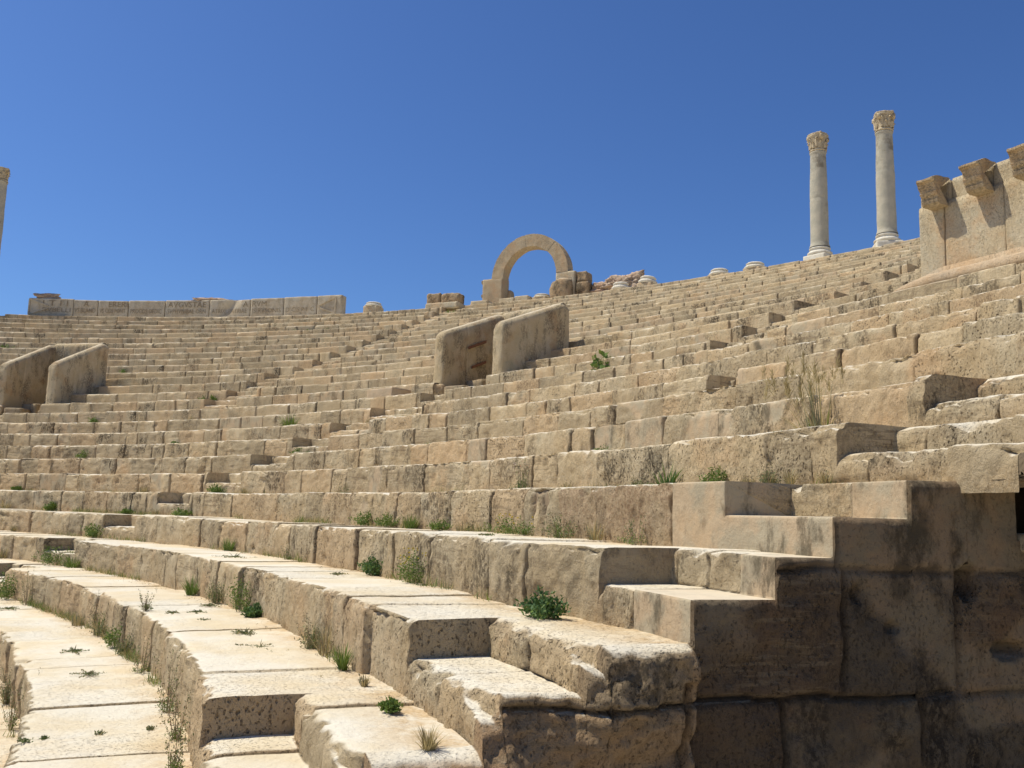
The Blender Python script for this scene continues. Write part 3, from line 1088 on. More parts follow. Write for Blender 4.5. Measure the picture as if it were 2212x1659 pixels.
def console_wall():
    root = empty('console_wall', pol(36.9, 28, 3.6), 'high pale ashlar wall carrying projecting moulded brackets at the upper right', 'wall')
    rw = 36.85
    # upright slabs and top course between brackets
    tx = [azi(at_r(x, 500, 36.85)) for x in (1985, 2040, 2172)]
    tj = tx + [25.6, 24.2, 22.6, 20.6, 18.4]
    for i in range(len(tj) - 1):
        o = arc_prism('wall_slab', rw + (0.0, 0.012, -0.008, 0.01, 0, 0.01, 0)[i], rw + 0.5, tj[i + 1] + 0.012, tj[i] - 0.012, 3.62, 5.02 + (0, 0.0, 0.02, 0, 0, 0, 0)[i], M['ashlar'], seed=i, n=max(6, int((tj[i] - tj[i + 1]) * 10)))
        reparent(o, root)
    tc = [tx[0], tx[0] - 0.85, tx[0] - 1.9, 26.1, 25.0, 23.2, 21.0, 18.4]
    for i in range(len(tc) - 1):
        o = arc_prism('frieze_block', rw + 0.05 + 0.012 * (i % 2), rw + 0.5, tc[i + 1] + 0.01, tc[i] - 0.01, 5.03, 5.36, M['ashlar'], seed=30 + i, n=8, nz=6)
        reparent(o, root)
    # pedestal strip and torus moulding
    prof = [(rw + 0.1, 3.86), (rw - 0.02, 3.86), (rw - 0.03, 3.80), (rw - 0.10, 3.79), (rw - 0.12, 3.765), (rw - 0.20, 3.755), (rw - 0.27, 3.75), (rw - 0.33, 3.735),
            (rw - 0.38, 3.70), (rw - 0.395, 3.665), (rw - 0.38, 3.63), (rw - 0.34, 3.605), (rw - 0.28, 3.60), (rw - 0.1, 3.60)]
    prof = [(rw - (rw - a_) * 1.12, 3.60 + (b_ - 3.60) * 1.5) for a_, b_ in prof]
    tt = np.linspace(18.4, 29.85, 120)
    V = []
    for t in tt:
        s = 1.0
        cut = min(1, max(0, (29.85 - t) / 0.9))
        V.append([tuple(pol(p[0] + (1 - cut) * max(0, (rw - 0.30) - p[0]) * 0.2, t, 3.60 + (p[1] - 3.60) * (0.35 + 0.65 * cut ** 0.6))) for p in prof])
    V = np.array(V)
    f = 0.012 * fbm(V * 2, 3, 71)
    V[..., 2] += f
    V[..., 0] += f
    # end cap
    capv = V[-1].copy()
    capv[:] = capv.mean(0)
    V = np.concatenate([V, capv[None]], 0)
    o = link('torus_moulding', np_mesh('torus_moulding', V, grid_quads(len(V), len(prof), flip=False)), M['mould'])
    reparent(o, root)
    # brackets
    tb = [azi(at_r(x, 415, 36.6)) for x in (2006, 2104)]
    dt = tb[0] - tb[1]
    for i, t in enumerate([tb[0] - dt * j for j in range(7)]):
        z0 = 4.93
        prof = [(-0.02, 0.0), (0.25, 0.0), (0.33, 0.04), (0.36, 0.11), (0.33, 0.125), (0.35, 0.17), (0.39, 0.20), (0.42, 0.26), (0.40, 0.275), (0.43, 0.36), (0.46, 0.44), (0.52, 0.49), (0.52, 0.53), (0.40, 0.57), (0.0, 0.60), (-0.02, 0.58)]
        w = 0.315
        prof = [(a_ * 0.74, b_ * 0.74) for a_, b_ in prof]
        pz_ = []
        for a_, b_ in zip(prof[:-1], prof[1:]):
            nn_ = max(1, int(math.hypot(b_[0] - a_[0], b_[1] - a_[1]) / 0.03))
            pz_ += [(a_[0] + (b_[0] - a_[0]) * q / nn_, a_[1] + (b_[1] - a_[1]) * q / nn_) for q in range(nn_)]
        prof = pz_ + [prof[-1]]
        us = [-w / 2, -w / 2 + 0.012] + [w * q / 12 for q in range(-5, 6)] + [w / 2 - 0.012, w / 2]
        V = np.zeros((len(us) + 2, len(prof), 3))
        for a, uu in enumerate(us):
            e = 0.012 if a in (0, len(us) - 1) else 0
            for b, (dp, z) in enumerate(prof):
                V[a + 1, b] = (uu * (1 - 0.10 * (1 - z / 0.45)), -(dp - e), z)
        V[0] = V[1].mean(0)
        V[-1] = V[-2].mean(0)
        V[0, :, 0] = V[1, :, 0].mean()
        V[-1, :, 0] = V[-2, :, 0].mean()
        f = 0.04 * fbm(V * 4.5 + i * 3, 3, 800 + i)
        V[..., 0] += f
        V[..., 1] += 0.6 * f
        V[..., 2] += 0.7 * f * (V[..., 2] > 0.3)
        o = link('bracket', np_mesh('bracket', V, grid_quads(len(us) + 2, len(prof), flip=True), smooth=False), M['console'])
        rz = R_(t - 90)
        mw = Matrix.Translation(pol(rw + 0.02, t, z0)) @ Matrix.Rotation(rz, 4, 'Z')
        o.parent = root
        o.matrix_parent_inverse = Matrix.Translation(-root.location)
        o.matrix_basis = mw
        if i == 0:
            o['label'] = 'chipped bracket at the left end of the wall'


console_wall()

# ------------------------------------------------------------------ inscribed wall (upper left)
def inscribed_wall():
    root = empty('inscribed_wall', pol(53.6, 81, zr(22)), 'long row of inscribed marble blocks standing on the top tier at upper left', 'wall')
    js = [91.0, 88.33, 86.86, 85.02, 82.78, 80.03, 77.47, 75.38, 73.30, 71.74]
    r = 53.55
    z0 = zr(22) + 0.05
    l1 = ['I T I I', 'A', '  ERERI', '', 'AVGVSTAE', '        A', 'RVM', '', '']
    l2 = ['RVBELLI', 'VS BLAND', 'VS COS PONT', 'PROCOS DEDIC', 'SVPHVNIBAL ORN', 'ATRIX  PATRIAE', 'IS RVSONIS', 'D C S P F C', '']
    for i in range(9):
        a, b = js[i], js[i + 1]
        tm = (a + b) / 2
        L = R_(a - b) * r - 0.03
        H = 1.02 + (0.0, -0.04, -0.05, -0.03, 0.0, 0.0, 0.04, 0.06, 0.07)[i]
        o = rough_box('inscribed_block', (L, 0.5, H), M['inscr'], None, 0.014, 0.04, 40 + i, n=9, freq=1.3)
        if i == 5:      # big scar across the face
            me = o.data
            for v in me.vertices:
                x, y, z = v.co
                if y < -0.1:
                    q = math.exp(-((x + 0.15 - (z - 0.5) * 0.9) / 0.42) ** 2)
                    v.co.y += 0.16 * q * min(1, z / 0.5)
        mw = Matrix.Translation(pol(r + 0.25, tm, z0)) @ Matrix.Rotation(R_(tm - 90), 4, 'Z')
        o.parent = root
        o.matrix_parent_inverse = Matrix.Translation(-root.location)
        o.matrix_basis = mw
        for txt, zz, sz in ((l1[i], 0.60, 0.34), (l2[i], 0.26, 0.27)):
            if not txt.strip():
                continue
            cu = bpy.data.curves.new('t', 'FONT')
            cu.body = txt.strip()
            cu.size = sz * 1.32
            cu.extrude = 0.004
            cu.offset = -0.006
            cu.resolution_u = 2
            tmp = bpy.data.objects.new('tmp', cu)
            COL.objects.link(tmp)
            dg = bpy.context.evaluated_depsgraph_get()
            me = bpy.data.meshes.new_from_object(tmp.evaluated_get(dg))
            bpy.data.objects.remove(tmp)
            xs = [v.co.x for v in me.vertices]
            wd = max(xs) - min(xs)
            x0 = min(xs)
            if txt.startswith(' ') and i == 2:
                sx, ox = 0.62 * L / wd, L * 0.30 - 0.5 * L * 0.0 - 0.62 * L / 2 + 0.10
                ox = -L / 2 + L * 0.36
            elif i == 5 and len(txt.strip()) == 1:
                sx, ox = 1.0, L / 2 - 0.40
            elif i == 6 and zz > 0.5:
                sx, ox = 1.0, -L / 2 + 0.12
            elif i == 1 and zz > 0.5:
                sx, ox = 1.0, -0.1
            else:
                sx = 0.86 * L / wd
                ox = -L / 2 + 0.07 * L
                if i == 0:
                    sx, ox = 0.62 * L / wd, -L / 2 + 0.33 * L
            sx = min(sx, 1.5)
            for v in me.vertices:
                x, y, z = v.co
                v.co = ((x - x0) * sx + ox, -0.262 - z * 1.0 - 0.010, y + zz)
            lo = link('lettering', me, M['letter'])
            lo.parent = o
        if i in (0, 8):     # carved tabula ansata handle, a raised frame
            sgn = 1 if i == 0 else -1
            xe = -L / 2 + 0.06 if i == 0 else L / 2 - 0.35
            xi = xe + 1.05 * sgn if i == 0 else -L / 2 + 0.12
            bars = [((xe, 0.95), (xi, 0.58)), ((xe, 0.10), (xi, 0.46)), ((xe, 0.10), (xe, 0.95))]
            V, Fc = [], []
            for (xa, za), (xb, zb) in bars:
                dx, dz = xb - xa, zb - za
                l = math.hypot(dx, dz)
                nx, nz = -dz / l * 0.035, dx / l * 0.035
                base = len(V)
                for yy in (-0.24, -0.30):
                    V += [(xa + nx, yy, za + nz), (xb + nx, yy, zb + nz), (xb - nx, yy, zb - nz), (xa - nx, yy, za - nz)]
                Fc += [tuple(base + q for q in f) for f in ((4, 5, 6, 7), (0, 4, 7, 3), (1, 2, 6, 5), (0, 1, 5, 4), (3, 7, 6, 2))]
            co = link('carved_handle', py_mesh('carved_handle', V, Fc), M['inscr'])
            co.parent = o
    # broken bedding slab edge under the blocks
    o = arc_prism('bedding_slab', 53.25, 54.2, 71.9, 84.5, zr(22) + 0.004, zr(22) + 0.06, M['inscr'], n=90, amp=0.05, seed=3, nz=4)
    reparent(o, root)


inscribed_wall()
o = rough_rock('rubble_lump', (1.15, 0.6, 0.34), M['rubble'], None, 3, 0.7, 2.0)
place(o, pol(54.0, 90.1, zr(22) + 1.02), 0.1)
tag(o, 'lump of reddish rubble lying on the left end of the inscribed wall', 'rubble')
o = rough_rock('rubble_lump', (1.75, 0.6, 0.24), M['rubble'], None, 8, 0.75, 2.2)
place(o, pol(54.0, 80.15, zr(22) + 1.0), 0.1)
tag(o, 'low flat rubble lying on the middle of the inscribed wall', 'rubble')


# ------------------------------------------------------------------ arch
def arch():
    t0 = 60.5
    root = empty('stone_arch', pol(54.2, t0, zr(22)), 'free-standing round arch of sandstone voussoirs on the skyline', 'arch', rz=R_(t0 - 90))
    # local x = tangential to the right as seen from the centre, local y = outward, z up (relative to root)
    zb = zr(22)
    cx, cz = -0.34, 11.60 - zb
    ri, ro = 1.46, 2.08
    depth = 0.62

    def adopt(o, loc=(0, 0, 0)):
        o.parent = root
        o.location = loc
        return o
    nvs = 11
    for i in range(nvs):
        a0 = math.pi * i / nvs
        a1 = math.pi * (i + 1) / nvs
        g = 0.002
        n, m, dd = 7, 6, 6
        A = np.linspace(a0 + g / ri, a1 - g / ri, n)
        prof = []
        for q in np.linspace(0, 1, m):
            prof.append((ri + (ro - ri) * q, 0.0))
        for q in np.linspace(0, 1, dd)[1:]:
            prof.append((ro, depth * q))
        for q in np.linspace(1, 0, m)[1:]:
            prof.append((ri + (ro - ri) * q, depth))
        for q in np.linspace(1, 0, dd)[1:]:
            prof.append((ri, depth * q))
        prof = np.array(prof)
        c = prof.mean(0)
        # bevel profile corners slightly
        rows, al = [], []
        for j, a in enumerate(A):
            s = 0.990 if j in (0, n - 1) else 1.0
            rows.append(c + (prof - c) * s)
            al.append(a)
        rows = [np.repeat(c[None], len(prof), 0)] + rows + [np.repeat(c[None], len(prof), 0)]
        al = [al[0]] + al + [al[-1]]
        Ar = np.array(rows)
        an = np.array(al)[:, None]
        V = np.stack([cx + Ar[..., 0] * np.cos(an), Ar[..., 1], cz + Ar[..., 0] * np.sin(an)], -1)
        f = 0.022 * fbm(V * 3 + 9, 3, 901) + 0.012 * fbm(V * 9, 3, 905)
        V[..., 0] += f * np.cos(an)
        V[..., 2] += f * np.sin(an)
        V[..., 1] += 0.01 * fbm(V * 4, 3, 907) + 0.004 * ((i * 7) % 3 - 1)
        adopt(link('voussoir', np_mesh('voussoir', V, grid_quads(len(al), len(prof), flip=True), smooth=False), M['arch']))
    # left pier
    o = rough_box('left_pier', (1.14, 0.66, 11.66 - zb), M['arch'], None, 0.02, 0.03, 61, n=8, freq=1.2)
    adopt(o, (-2.37, 0.33, 0))
    for zz, w in ((1.42, 0.30), (0.72, 0.26)):
        o = rough_rock('bonding_stub', (w, 0.4, 0.20), M['rock'], None, int(zz * 10), 0.2)
        adopt(o, (-3.0, 0.35, zz - 0.02))
    # stones masking the left reveal's back
    o = rough_rock('bonding_stub', (0.42, 0.5, 1.15), M['arch'], None, 17, 0.14)
    adopt(o, (-1.86, 0.80, 0.0))
    # right pier: dressed block plus rough backing
    o = rough_box('right_pier', (1.0, 0.62, 11.61 - zb), M['ashlar'], None, 0.012, 0.02, 63, n=8, freq=1.2)
    adopt(o, (1.62, 0.31, 0))
    o = rough_box('rough_backing', (0.62, 0.75, 0.95), M['rock'], None, 0.06, 0.07, 64, n=10)
    adopt(o, (2.48, 0.42, 0))
    o = rough_box('rough_backing', (0.52, 0.7, 0.50), M['rock'], None, 0.05, 0.06, 66, n=10)
    adopt(o, (2.44, 0.40, 0.96))


arch()
# boulder leaning on the arch's right pier
p = pol(53.7, 59.0, zr(22))
o = rough_rock('boulder', (1.05, 0.7, 1.0), M['rock'], None, 23, 0.22, 1.3)
place(o, pol(53.6, 58.62, zr(22) - 0.02), R_(59 - 90))
tag(o, 'rounded brown boulder leaning on the right pier of the arch', 'boulder')

# block pair left of the arch
for i, (x, y, dims, lab) in enumerate(((943, 655, (0.80, 0.7, 0.62), 'left brown boulder of the pair standing left of the arch'),
                                       (978, 655, (1.05, 0.7, 0.56), 'right brown boulder of the pair standing left of the arch'))):
    p = at_r(x, y, 53.9)
    o = rough_box('boulder', dims, M['rock'], None, 0.07, 0.13, 80 + i, n=12)
    place(o, Vector((p.x, p.y, 10.38)), R_(66 - 90))
    tag(o, lab, 'boulder', None)
o = rough_box('coping_slab', (1.8, 1.0, 0.32), M['ashlar'], None, 0.03, 0.06, 85)
place(o, pol(53.75, 65.45, zr(22)), R_(65.4 - 90))
tag(o, 'flat pale slab supporting the two brown boulders left of the arch', 'stone block')

# remains of the top course under and right of the arch
for i, (ta, tb, hh, lab) in enumerate(((63.6, 62.6, 0.20, 'low course stone at the left foot of the arch'),
                                       (61.9, 61.05, 0.20, 'loose course stone under the left side of the arch opening'),
                                       (61.0, 60.25, 0.24, 'loose course stone under the middle of the arch opening'))):
    o = arc_prism('course_stone', 53.1, 53.9, tb, ta, zr(22) + 0.004, zr(22) + hh, M['ashlar'], n=10, amp=0.03, seed=50 + i, nz=5)
    tag(o, lab, 'stone block')

# rubble mounds right of the arch
for i, (x, y, dims, lab) in enumerate(((1318, 640, (1.6, 0.9, 0.60), 'left mound of reddish rubble between the arch and the column bases'),
                                       (1352, 632, (1.8, 1.0, 0.85), 'right mound of reddish rubble behind two white column bases'))):
    p = at_r(x, y, 55.0)
    o = rough_rock('rubble_mound', dims, M['rubble'], None, 30 + i, 0.6, 2.6, 5)
    place(o, Vector((p.x, p.y, 10.42)), R_(56 - 90))
    tag(o, lab, 'rubble')


# ------------------------------------------------------------------ column bases and columns
def base_prof(R, H):
    return [(0, H), (R * 0.72, H), (R * 0.76, H * 0.94), (R * 0.84, H * 0.86), (R * 0.85, H * 0.78), (R * 0.78, H * 0.70), (R * 0.75, H * 0.62), (R * 0.78, H * 0.54),
            (R * 0.86, H * 0.50), (R * 0.90, H * 0.42), (R * 0.98, H * 0.34), (R * 1.0, H * 0.24), (R * 0.98, H * 0.12), (R * 0.90, H * 0.03), (R * 0.88, 0.0), (0, 0)]


def column_base(x, ytop, ybot, rad, lab, r=53.7, tilt=0.0, plinth=True, flat=False):
    pb = at_r(x, ybot, r)
    pt = at_r(x, ytop, r)
    H = max(0.12, pt.z - pb.z)
    root = empty('column_base', Vector((pb.x, pb.y, zr(22))), lab, 'column base', 'white marble column bases along the top tier')
    dz = max(0.02, pb.z - zr(22) - 0.0)
    if dz > 0.05:
        o = rough_box('bedding_block', (rad * 1.7, rad * 1.7, dz + 0.01), M['ashlar'], root, 0.01, 0.03, 3)
        o.rotation_euler.z = R_(azi(pb) - 90)
    b = lathe('moulded_ring', base_prof(rad, H), M['marble'], root, 40, 0.012, 4, int(x))
    b.location = (0, 0, dz)
    b.rotation_euler = (0, tilt, 0)
    return root


column_base(807, 654.5, 664, 0.46, 'white marble column base alone between the inscribed wall and the boulders')
column_base(1171, 637, 645, 0.42, 'half buried white column base seen through the arch opening')
column_base(1341, 612, 627, 0.42, 'white column base in front of the reddish rubble mounds')
column_base(1399, 599, 614, 0.42, 'tilted white column base just right of the rubble mounds', tilt=0.1)
column_base(1554, 583, 596, 0.43, 'white column base, left one of the two near the standing columns')
column_base(1631, 569, 582, 0.43, 'white column base next to the left standing column')


def capital(parent, z0, r0, H, seed):
    bell = [(r0 * 0.98, 0.0), (r0 * 1.10, 0.01), (r0 * 1.12, 0.05), (r0 * 1.02, 0.09), (r0 * 0.98, 0.12), (r0 * 1.0, H * 0.5), (r0 * 1.08, H * 0.75), (r0 * 1.2, H * 0.87), (r0 * 1.2, H * 0.9), (0, H * 0.9)]
    o = lathe('capital', bell, M['capital'], parent, 32, 0.015, 6, seed)
    o.location = (0, 0, z0)
    rnd = random.Random(seed)
    V, Fc = [], []
    for tier, (zz, hh, n, w, out) in enumerate(((0.10, H * 0.40, 8, 0.62, 0.20), (0.14, H * 0.62, 8, 0.62, 0.26))):
        for i in range(n):
            a = 2 * math.pi * (i + 0.5 * tier) / n
            if rnd.random() < 0.12:
                continue
            for s in range(7):
                f = s / 6
                rad = r0 * (1.0 + 0.10 * f + out * max(0, f - 0.55) ** 1.1 * 1.6)
                z = zz + hh * (f if f < 0.85 else 0.85 - (f - 0.85) * 0.8)
                wd = r0 * w * 0.5 * math.sin(math.pi * (0.22 + 0.62 * f)) * (1 - 0.35 * f)
                for q, ex in ((-1, 0.0), (-0.5, 0.035), (0, 0.055), (0.5, 0.035), (1, 0.0)):
                    t = a + q * wd / rad
                    rr_ = rad + ex
                    V.append((rr_ * math.cos(t), rr_ * math.sin(t), z))
            b = len(V) - 35
            for s in range(6):
                for q in range(4):
                    i0 = b + s * 5 + q
                    Fc.append((i0, i0 + 1, i0 + 6, i0 + 5))
    lf = link('acanthus_leaves', py_mesh('acanthus_leaves', V, Fc, True), M['capital'], o)
    # volutes and abacus
    V, Fc = [], []
    pts = []
    m = 12
    for c in range(4):
        for j in range(m):
            f = j / m
            a = math.pi / 4 + c * math.pi / 2 + f * math.pi / 2
            rad = r0 * (1.42 - 0.22 * math.sin(math.pi * f) ** 0.8)
            rad *= rnd.uniform(0.93, 1.03)
            pts.append((rad * math.cos(a), rad * math.sin(a)))
    n = len(pts)
    for z, s in ((H * 0.84, 0.82), (H * 0.90, 0.97), (H * 0.97, 1.0), (H, 0.96)):
        for x, y in pts:
            V.append((x * s, y * s, z + rnd.uniform(-0.012, 0.012)))
    for L in range(3):
        for j in range(n):
            k = (j + 1) % n
            Fc.append((L * n + j, L * n + k, (L + 1) * n + k, (L + 1) * n + j))
    Fc.append(tuple(range(n))[::-1])
    Fc.append(tuple(range(3 * n, 4 * n)))
    link('abacus', py_mesh('abacus', V, Fc), M['capital'], o)
    for c in range(4):
        a = math.pi / 4 + c * math.pi / 2 + 0.12
        v = rough_rock('volute', (0.20, 0.15, 0.24), M['capital'], o, c + seed, 0.15, 2, 2)
        v.location = (r0 * 1.18 * math.cos(a), r0 * 1.18 * math.sin(a), H * 0.60)
        v.rotation_euler.z = a


def column(p, ztop, rad, lab, seed, zbase):
    root = empty('column', p, lab, 'column', 'standing marble columns on the top tier', rz=seed * 0.7)
    z0 = zbase - p.z
    H = ztop - p.z
    o = rough_box('plinth', (rad * 2.7, rad * 2.7, max(0.1, z0)), M['marble'], root, 0.012, 0.04, seed)
    b = lathe('base', base_prof(rad * 1.38, 0.34), M['marble'], root, 44, 0.010, 4, seed)
    b.location = (0, 0, z0)
    zs = z0 + 0.34
    hc = 0.74
    ze = H - hc
    L = ze - zs
    cuts = {1: 0.50, 2: 0.62}.get(seed, 0.45)
    prof = [(rad * 1.12, 0), (rad * 1.10, 0.05), (rad * 1.02, 0.12)]
    for f in np.linspace(0.05, 0.95, 60):
        r = rad * (1.0 - 0.13 * f ** 1.6)
        if abs(f - cuts) < 0.009:
            r -= 0.010
        prof.append((r, L * f))
    prof += [(rad * 0.87, L - 0.10), (rad * 0.93, L - 0.06), (rad * 0.95, L - 0.02), (rad * 0.88, L)]
    sh = lathe('shaft', prof, M['shaft'], root, 48, 0.022, 1.4, seed * 3)
    sh.location = (0, 0, zs)
    capital(root, ze, rad * 0.86, hc, seed)


column(pol(54.0, 45.92, zr(22)), 15.40, 0.345, 'left one of two tall standing columns with leafy capitals', 1, 10.43)
column(pol(54.0, 43.12, zr(22)), 15.48, 0.345, 'right one of two tall standing columns, cracked near the top', 2, 10.43)
column(pol(54.0, 93.72, zr(22)), 18.6, 0.48, 'larger column at the far left edge, mostly out of view', 3, 10.43)

# ------------------------------------------------------------------ impost of the side passage
o = rough_box('impost_stone', (0.7, 0.34, 0.10), M['ashlar'], None, 0.010, 0.02, 91, n=6)
imp = empty('impost', pol(30.36, ENDT, -0.9), 'pale moulded impost stone jutting from the end wall at the right edge', 'impost', rz=R_(ENDT))
o.parent = imp
o.name = 'cap_stone'
o.location = (0.06, -0.02, 0.80)
V = []
for z, x0, y1 in ((0.0, 0.05, -0.04), (0.45, 0.0, -0.06), (0.72, -0.16, -0.09), (0.80, -0.24, -0.13)):
    V += [(x0 - 0.02, y1, z), (0.5, y1, z), (0.5, 0.1, z), (x0, 0.1, z)]
Fc = []
for i in range(3):
    b = i * 4
    Fc += [(b, b + 1, b + 5, b + 4), (b + 1, b + 2, b + 6, b + 5), (b + 3, b, b + 4, b + 7)]
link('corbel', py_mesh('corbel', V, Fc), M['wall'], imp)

# ------------------------------------------------------------------ top platform, orchestra, ground
def annulus(name, r0, r1, t0, t1, z, mat, n=120, label=None):
    V, Fc = [], []
    for i in range(n + 1):
        t = t0 + (t1 - t0) * i / n
        V += [tuple(pol(r0, t, z)), tuple(pol(r1, t, z))]
    for i in range(n):
        Fc.append((2 * i, 2 * i + 1, 2 * i + 3, 2 * i + 2))
    return link(name, py_mesh(name, V, Fc), mat)


# upper walkway with its outer retaining face, as one ring
V, Fc = [], []
n = 160
for i in range(n + 1):
    t = 16 + (187 - 16) * i / n
    for r, z in ((rr(22) + 0.9, zr(22) - 0.03), (59.5, zr(22) - 0.03), (59.5, -3.6)):
        V.append(tuple(pol(r, t, z)))
for i in range(n):
    for j in range(2):
        a = 3 * i + j
        Fc.append((a, a + 1, a + 4, a + 3))
o = link('upper_walkway', py_mesh('upper_walkway', V, Fc), M['floor'])
tag(o, kind='structure')
V, Fc = [], []
nr, na = 2, 96
V.append((CX, CY, -3.55))
for i in range(na):
    V.append(tuple(pol(22.0, 360 * i / na, -3.55)))
for i in range(na):
    Fc.append((0, 1 + i, 1 + (i + 1) % na))
o = link('orchestra_floor', py_mesh('orchestra_floor', V, Fc), M['floor'])
tag(o, kind='structure')
g = 6000
o = link('ground', py_mesh('ground', [(-g, -g, -3.6), (g, -g, -3.6), (g, g, -3.6), (-g, g, -3.6)], [(0, 1, 2, 3)]), M['sand'])
tag(o, kind='structure')
# paved landing the photographer stands on, in front of the end wall
V = []
for r, off in ((24.5, 0.0), (45, 0.0), (45, 7.0), (24.5, 7.0)):
    p = pol(r, ENDT) + Vector((math.sin(R_(ENDT)), -math.cos(R_(ENDT)), 0)) * (off - 0.0)
    V.append((p.x, p.y))
VV = [(x, y, -1.68) for x, y in V] + [(x, y, -3.6) for x, y in V]
o = link('passage_paving', py_mesh('passage_paving', VV, [(0, 3, 2, 1), (0, 1, 5, 4), (1, 2, 6, 5), (2, 3, 7, 6), (3, 0, 4, 7)]), M['floor'])
tag(o, kind='structure')

# ------------------------------------------------------------------ plants growing in the joints
LEAFM = ['green', 'deep', 'bright', 'straw', 'sage', 'brown', 'flower', 'poppy']


class Plant:
    def __init__(s, seed):
        s.r = random.Random(seed)
        s.V, s.F, s.Mi = [], [], []

    def quad(s, a, b, c, d, m):
        n = len(s.V)
        s.V += [tuple(a), tuple(b), tuple(c), tuple(d)]
        s.F.append((n, n + 1, n + 2, n + 3))
        s.Mi.append(m)

    def blade(s, base, az, L, lean, w, m, droop=0.5, segs=4):
        r = s.r
        p = Vector(base)
        el = math.pi / 2 - lean
        side = Vector((-math.sin(az + r.uniform(-.6, .6)), math.cos(az), 0)).normalized()
        n0 = len(s.V)
        for i in range(segs + 1):
            f = i / segs
            ww = w * (1 - f) ** 0.7 * 0.5 + 0.0004
            s.V += [tuple(p - side * ww), tuple(p + side * ww)]
            d = Vector((math.cos(az) * math.cos(el), math.sin(az) * math.cos(el), math.sin(el)))
            p = p + d * (L / segs)
            el -= droop * (0.4 + f)
        for i in range(segs):
            a = n0 + 2 * i
            s.F.append((a, a + 1, a + 3, a + 2))
            s.Mi.append(m)
        return p

    def leaf(s, p, L, w, m, up=0.3):
        r = s.r
        az = r.uniform(0, 6.28)
        el = r.uniform(-0.3, 0.9) * 1.0 + up
        d = Vector((math.cos(az) * math.cos(el), math.sin(az) * math.cos(el), math.sin(el)))
        q = Vector((r.uniform(-1, 1), r.uniform(-1, 1), r.uniform(-.6, .6)))
        sd = d.cross(q)
        if sd.length < 1e-3:
            sd = Vector((1, 0, 0))
        sd = sd.normalized() * w * 0.5
        s.quad(p, p + d * L * 0.45 + sd, p + d * L, p + d * L * 0.45 - sd, m)

    def grass(s, R, H, n, ms, w=0.006, lean=0.5, droop=0.18):
        r = s.r
        for _ in range(n):
            a = r.uniform(0, 6.28)
            q = R * 0.45 * math.sqrt(r.random())
            s.blade((q * math.cos(a), q * math.sin(a) * 0.6, -0.01), a + r.uniform(-.8, .8), H * r.uniform(0.45, 1.1), lean * r.uniform(0, 1.3), w * r.uniform(.7, 1.3), r.choice(ms), droop * r.uniform(.4, 1.8))

    def herb(s, R, H, n, ms, leaf=0.022, stem='brown'):
        r = s.r
        ns = max(6, int(n / 28))
        for _ in range(ns):
            a = r.uniform(0, 6.28)
            rad = R * math.sqrt(r.random())
            top = Vector((rad * math.cos(a), rad * math.sin(a) * 0.75, H * (1 - 0.55 * (rad / R) ** 2) * r.uniform(.65, 1.08)))
            b = Vector((top.x * 0.35, top.y * 0.35, -0.01))
            side = Vector((-math.sin(a), math.cos(a), 0)) * 0.0018
            s.quad(b - side, b + side, top + side * .4, top - side * .4, LEAFM.index('sage'))
            s.quad(Vector((0, 0, 0.002)) - side, Vector((0, 0, 0.002)) + side, b + side, b - side, LEAFM.index('sage'))
            for _ in range(int(n / ns)):
                f = r.uniform(0.18, 1.02)
                p = b.lerp(top, f) + Vector((r.gauss(0, 1), r.gauss(0, 1), r.gauss(0, .6))) * (0.028 * (0.3 + H * 2))
                p.z = max(p.z, 0.003)
                s.leaf(p, leaf * r.uniform(.6, 1.3), leaf * r.uniform(.3, .55), r.choice(ms))

    def mat(s, R, n, ms, leaf=0.016):
        r = s.r
        for _ in range(5):
            s.leaf(Vector((0, 0, 0.004)), R * 0.3, 0.012, ms[0], 0.1)
        arms = r.randint(5, 8)
        for i in range(arms):
            a = 6.28 * i / arms + r.uniform(-.4, .4)
            L = R * r.uniform(.4, 1.1)
            p = Vector((0, 0, 0.004))
            m = max(4, int(n / arms))
            for j in range(m):
                f = j / m
                a += r.uniform(-.12, .12)
                p0 = p.copy()
                p = p + Vector((math.cos(a), math.sin(a) * 0.7, 0)) * (L / m)
                sd = Vector((-math.sin(a), math.cos(a), 0)) * 0.002
                s.quad(p0 - sd, p0 + sd, p + sd, p - sd, LEAFM.index('brown'))
                q = p + Vector((r.gauss(0, .003), r.gauss(0, .003), abs(r.gauss(0, .004))))
                for _ in range(2):
                    s.leaf(q, leaf * r.uniform(.6, 1.4), leaf * .5, r.choice(ms), 0.5)

    def stalks(s, R, H, n, ms):
        r = s.r
        for _ in range(n):
            a = r.uniform(0, 6.28)
            q = R * 0.5 * math.sqrt(r.random())
            b = Vector((q * math.cos(a), q * math.sin(a) * .6, -0.01))
            L = H * r.uniform(.45, 1.05)
            ln = r.uniform(0, .35)
            tip = s.blade(b, a, L, ln, 0.005, LEAFM.index('brown'), 0.05, 5)
            for _ in range(int(10 + L * 60)):
                f = r.uniform(.25, 1)
                p = b.lerp(tip, f) + Vector((r.gauss(0, .005), r.gauss(0, .005), 0))
                s.leaf(p, 0.014 * r.uniform(.6, 1.4), 0.007, r.choice(ms), 0.7)

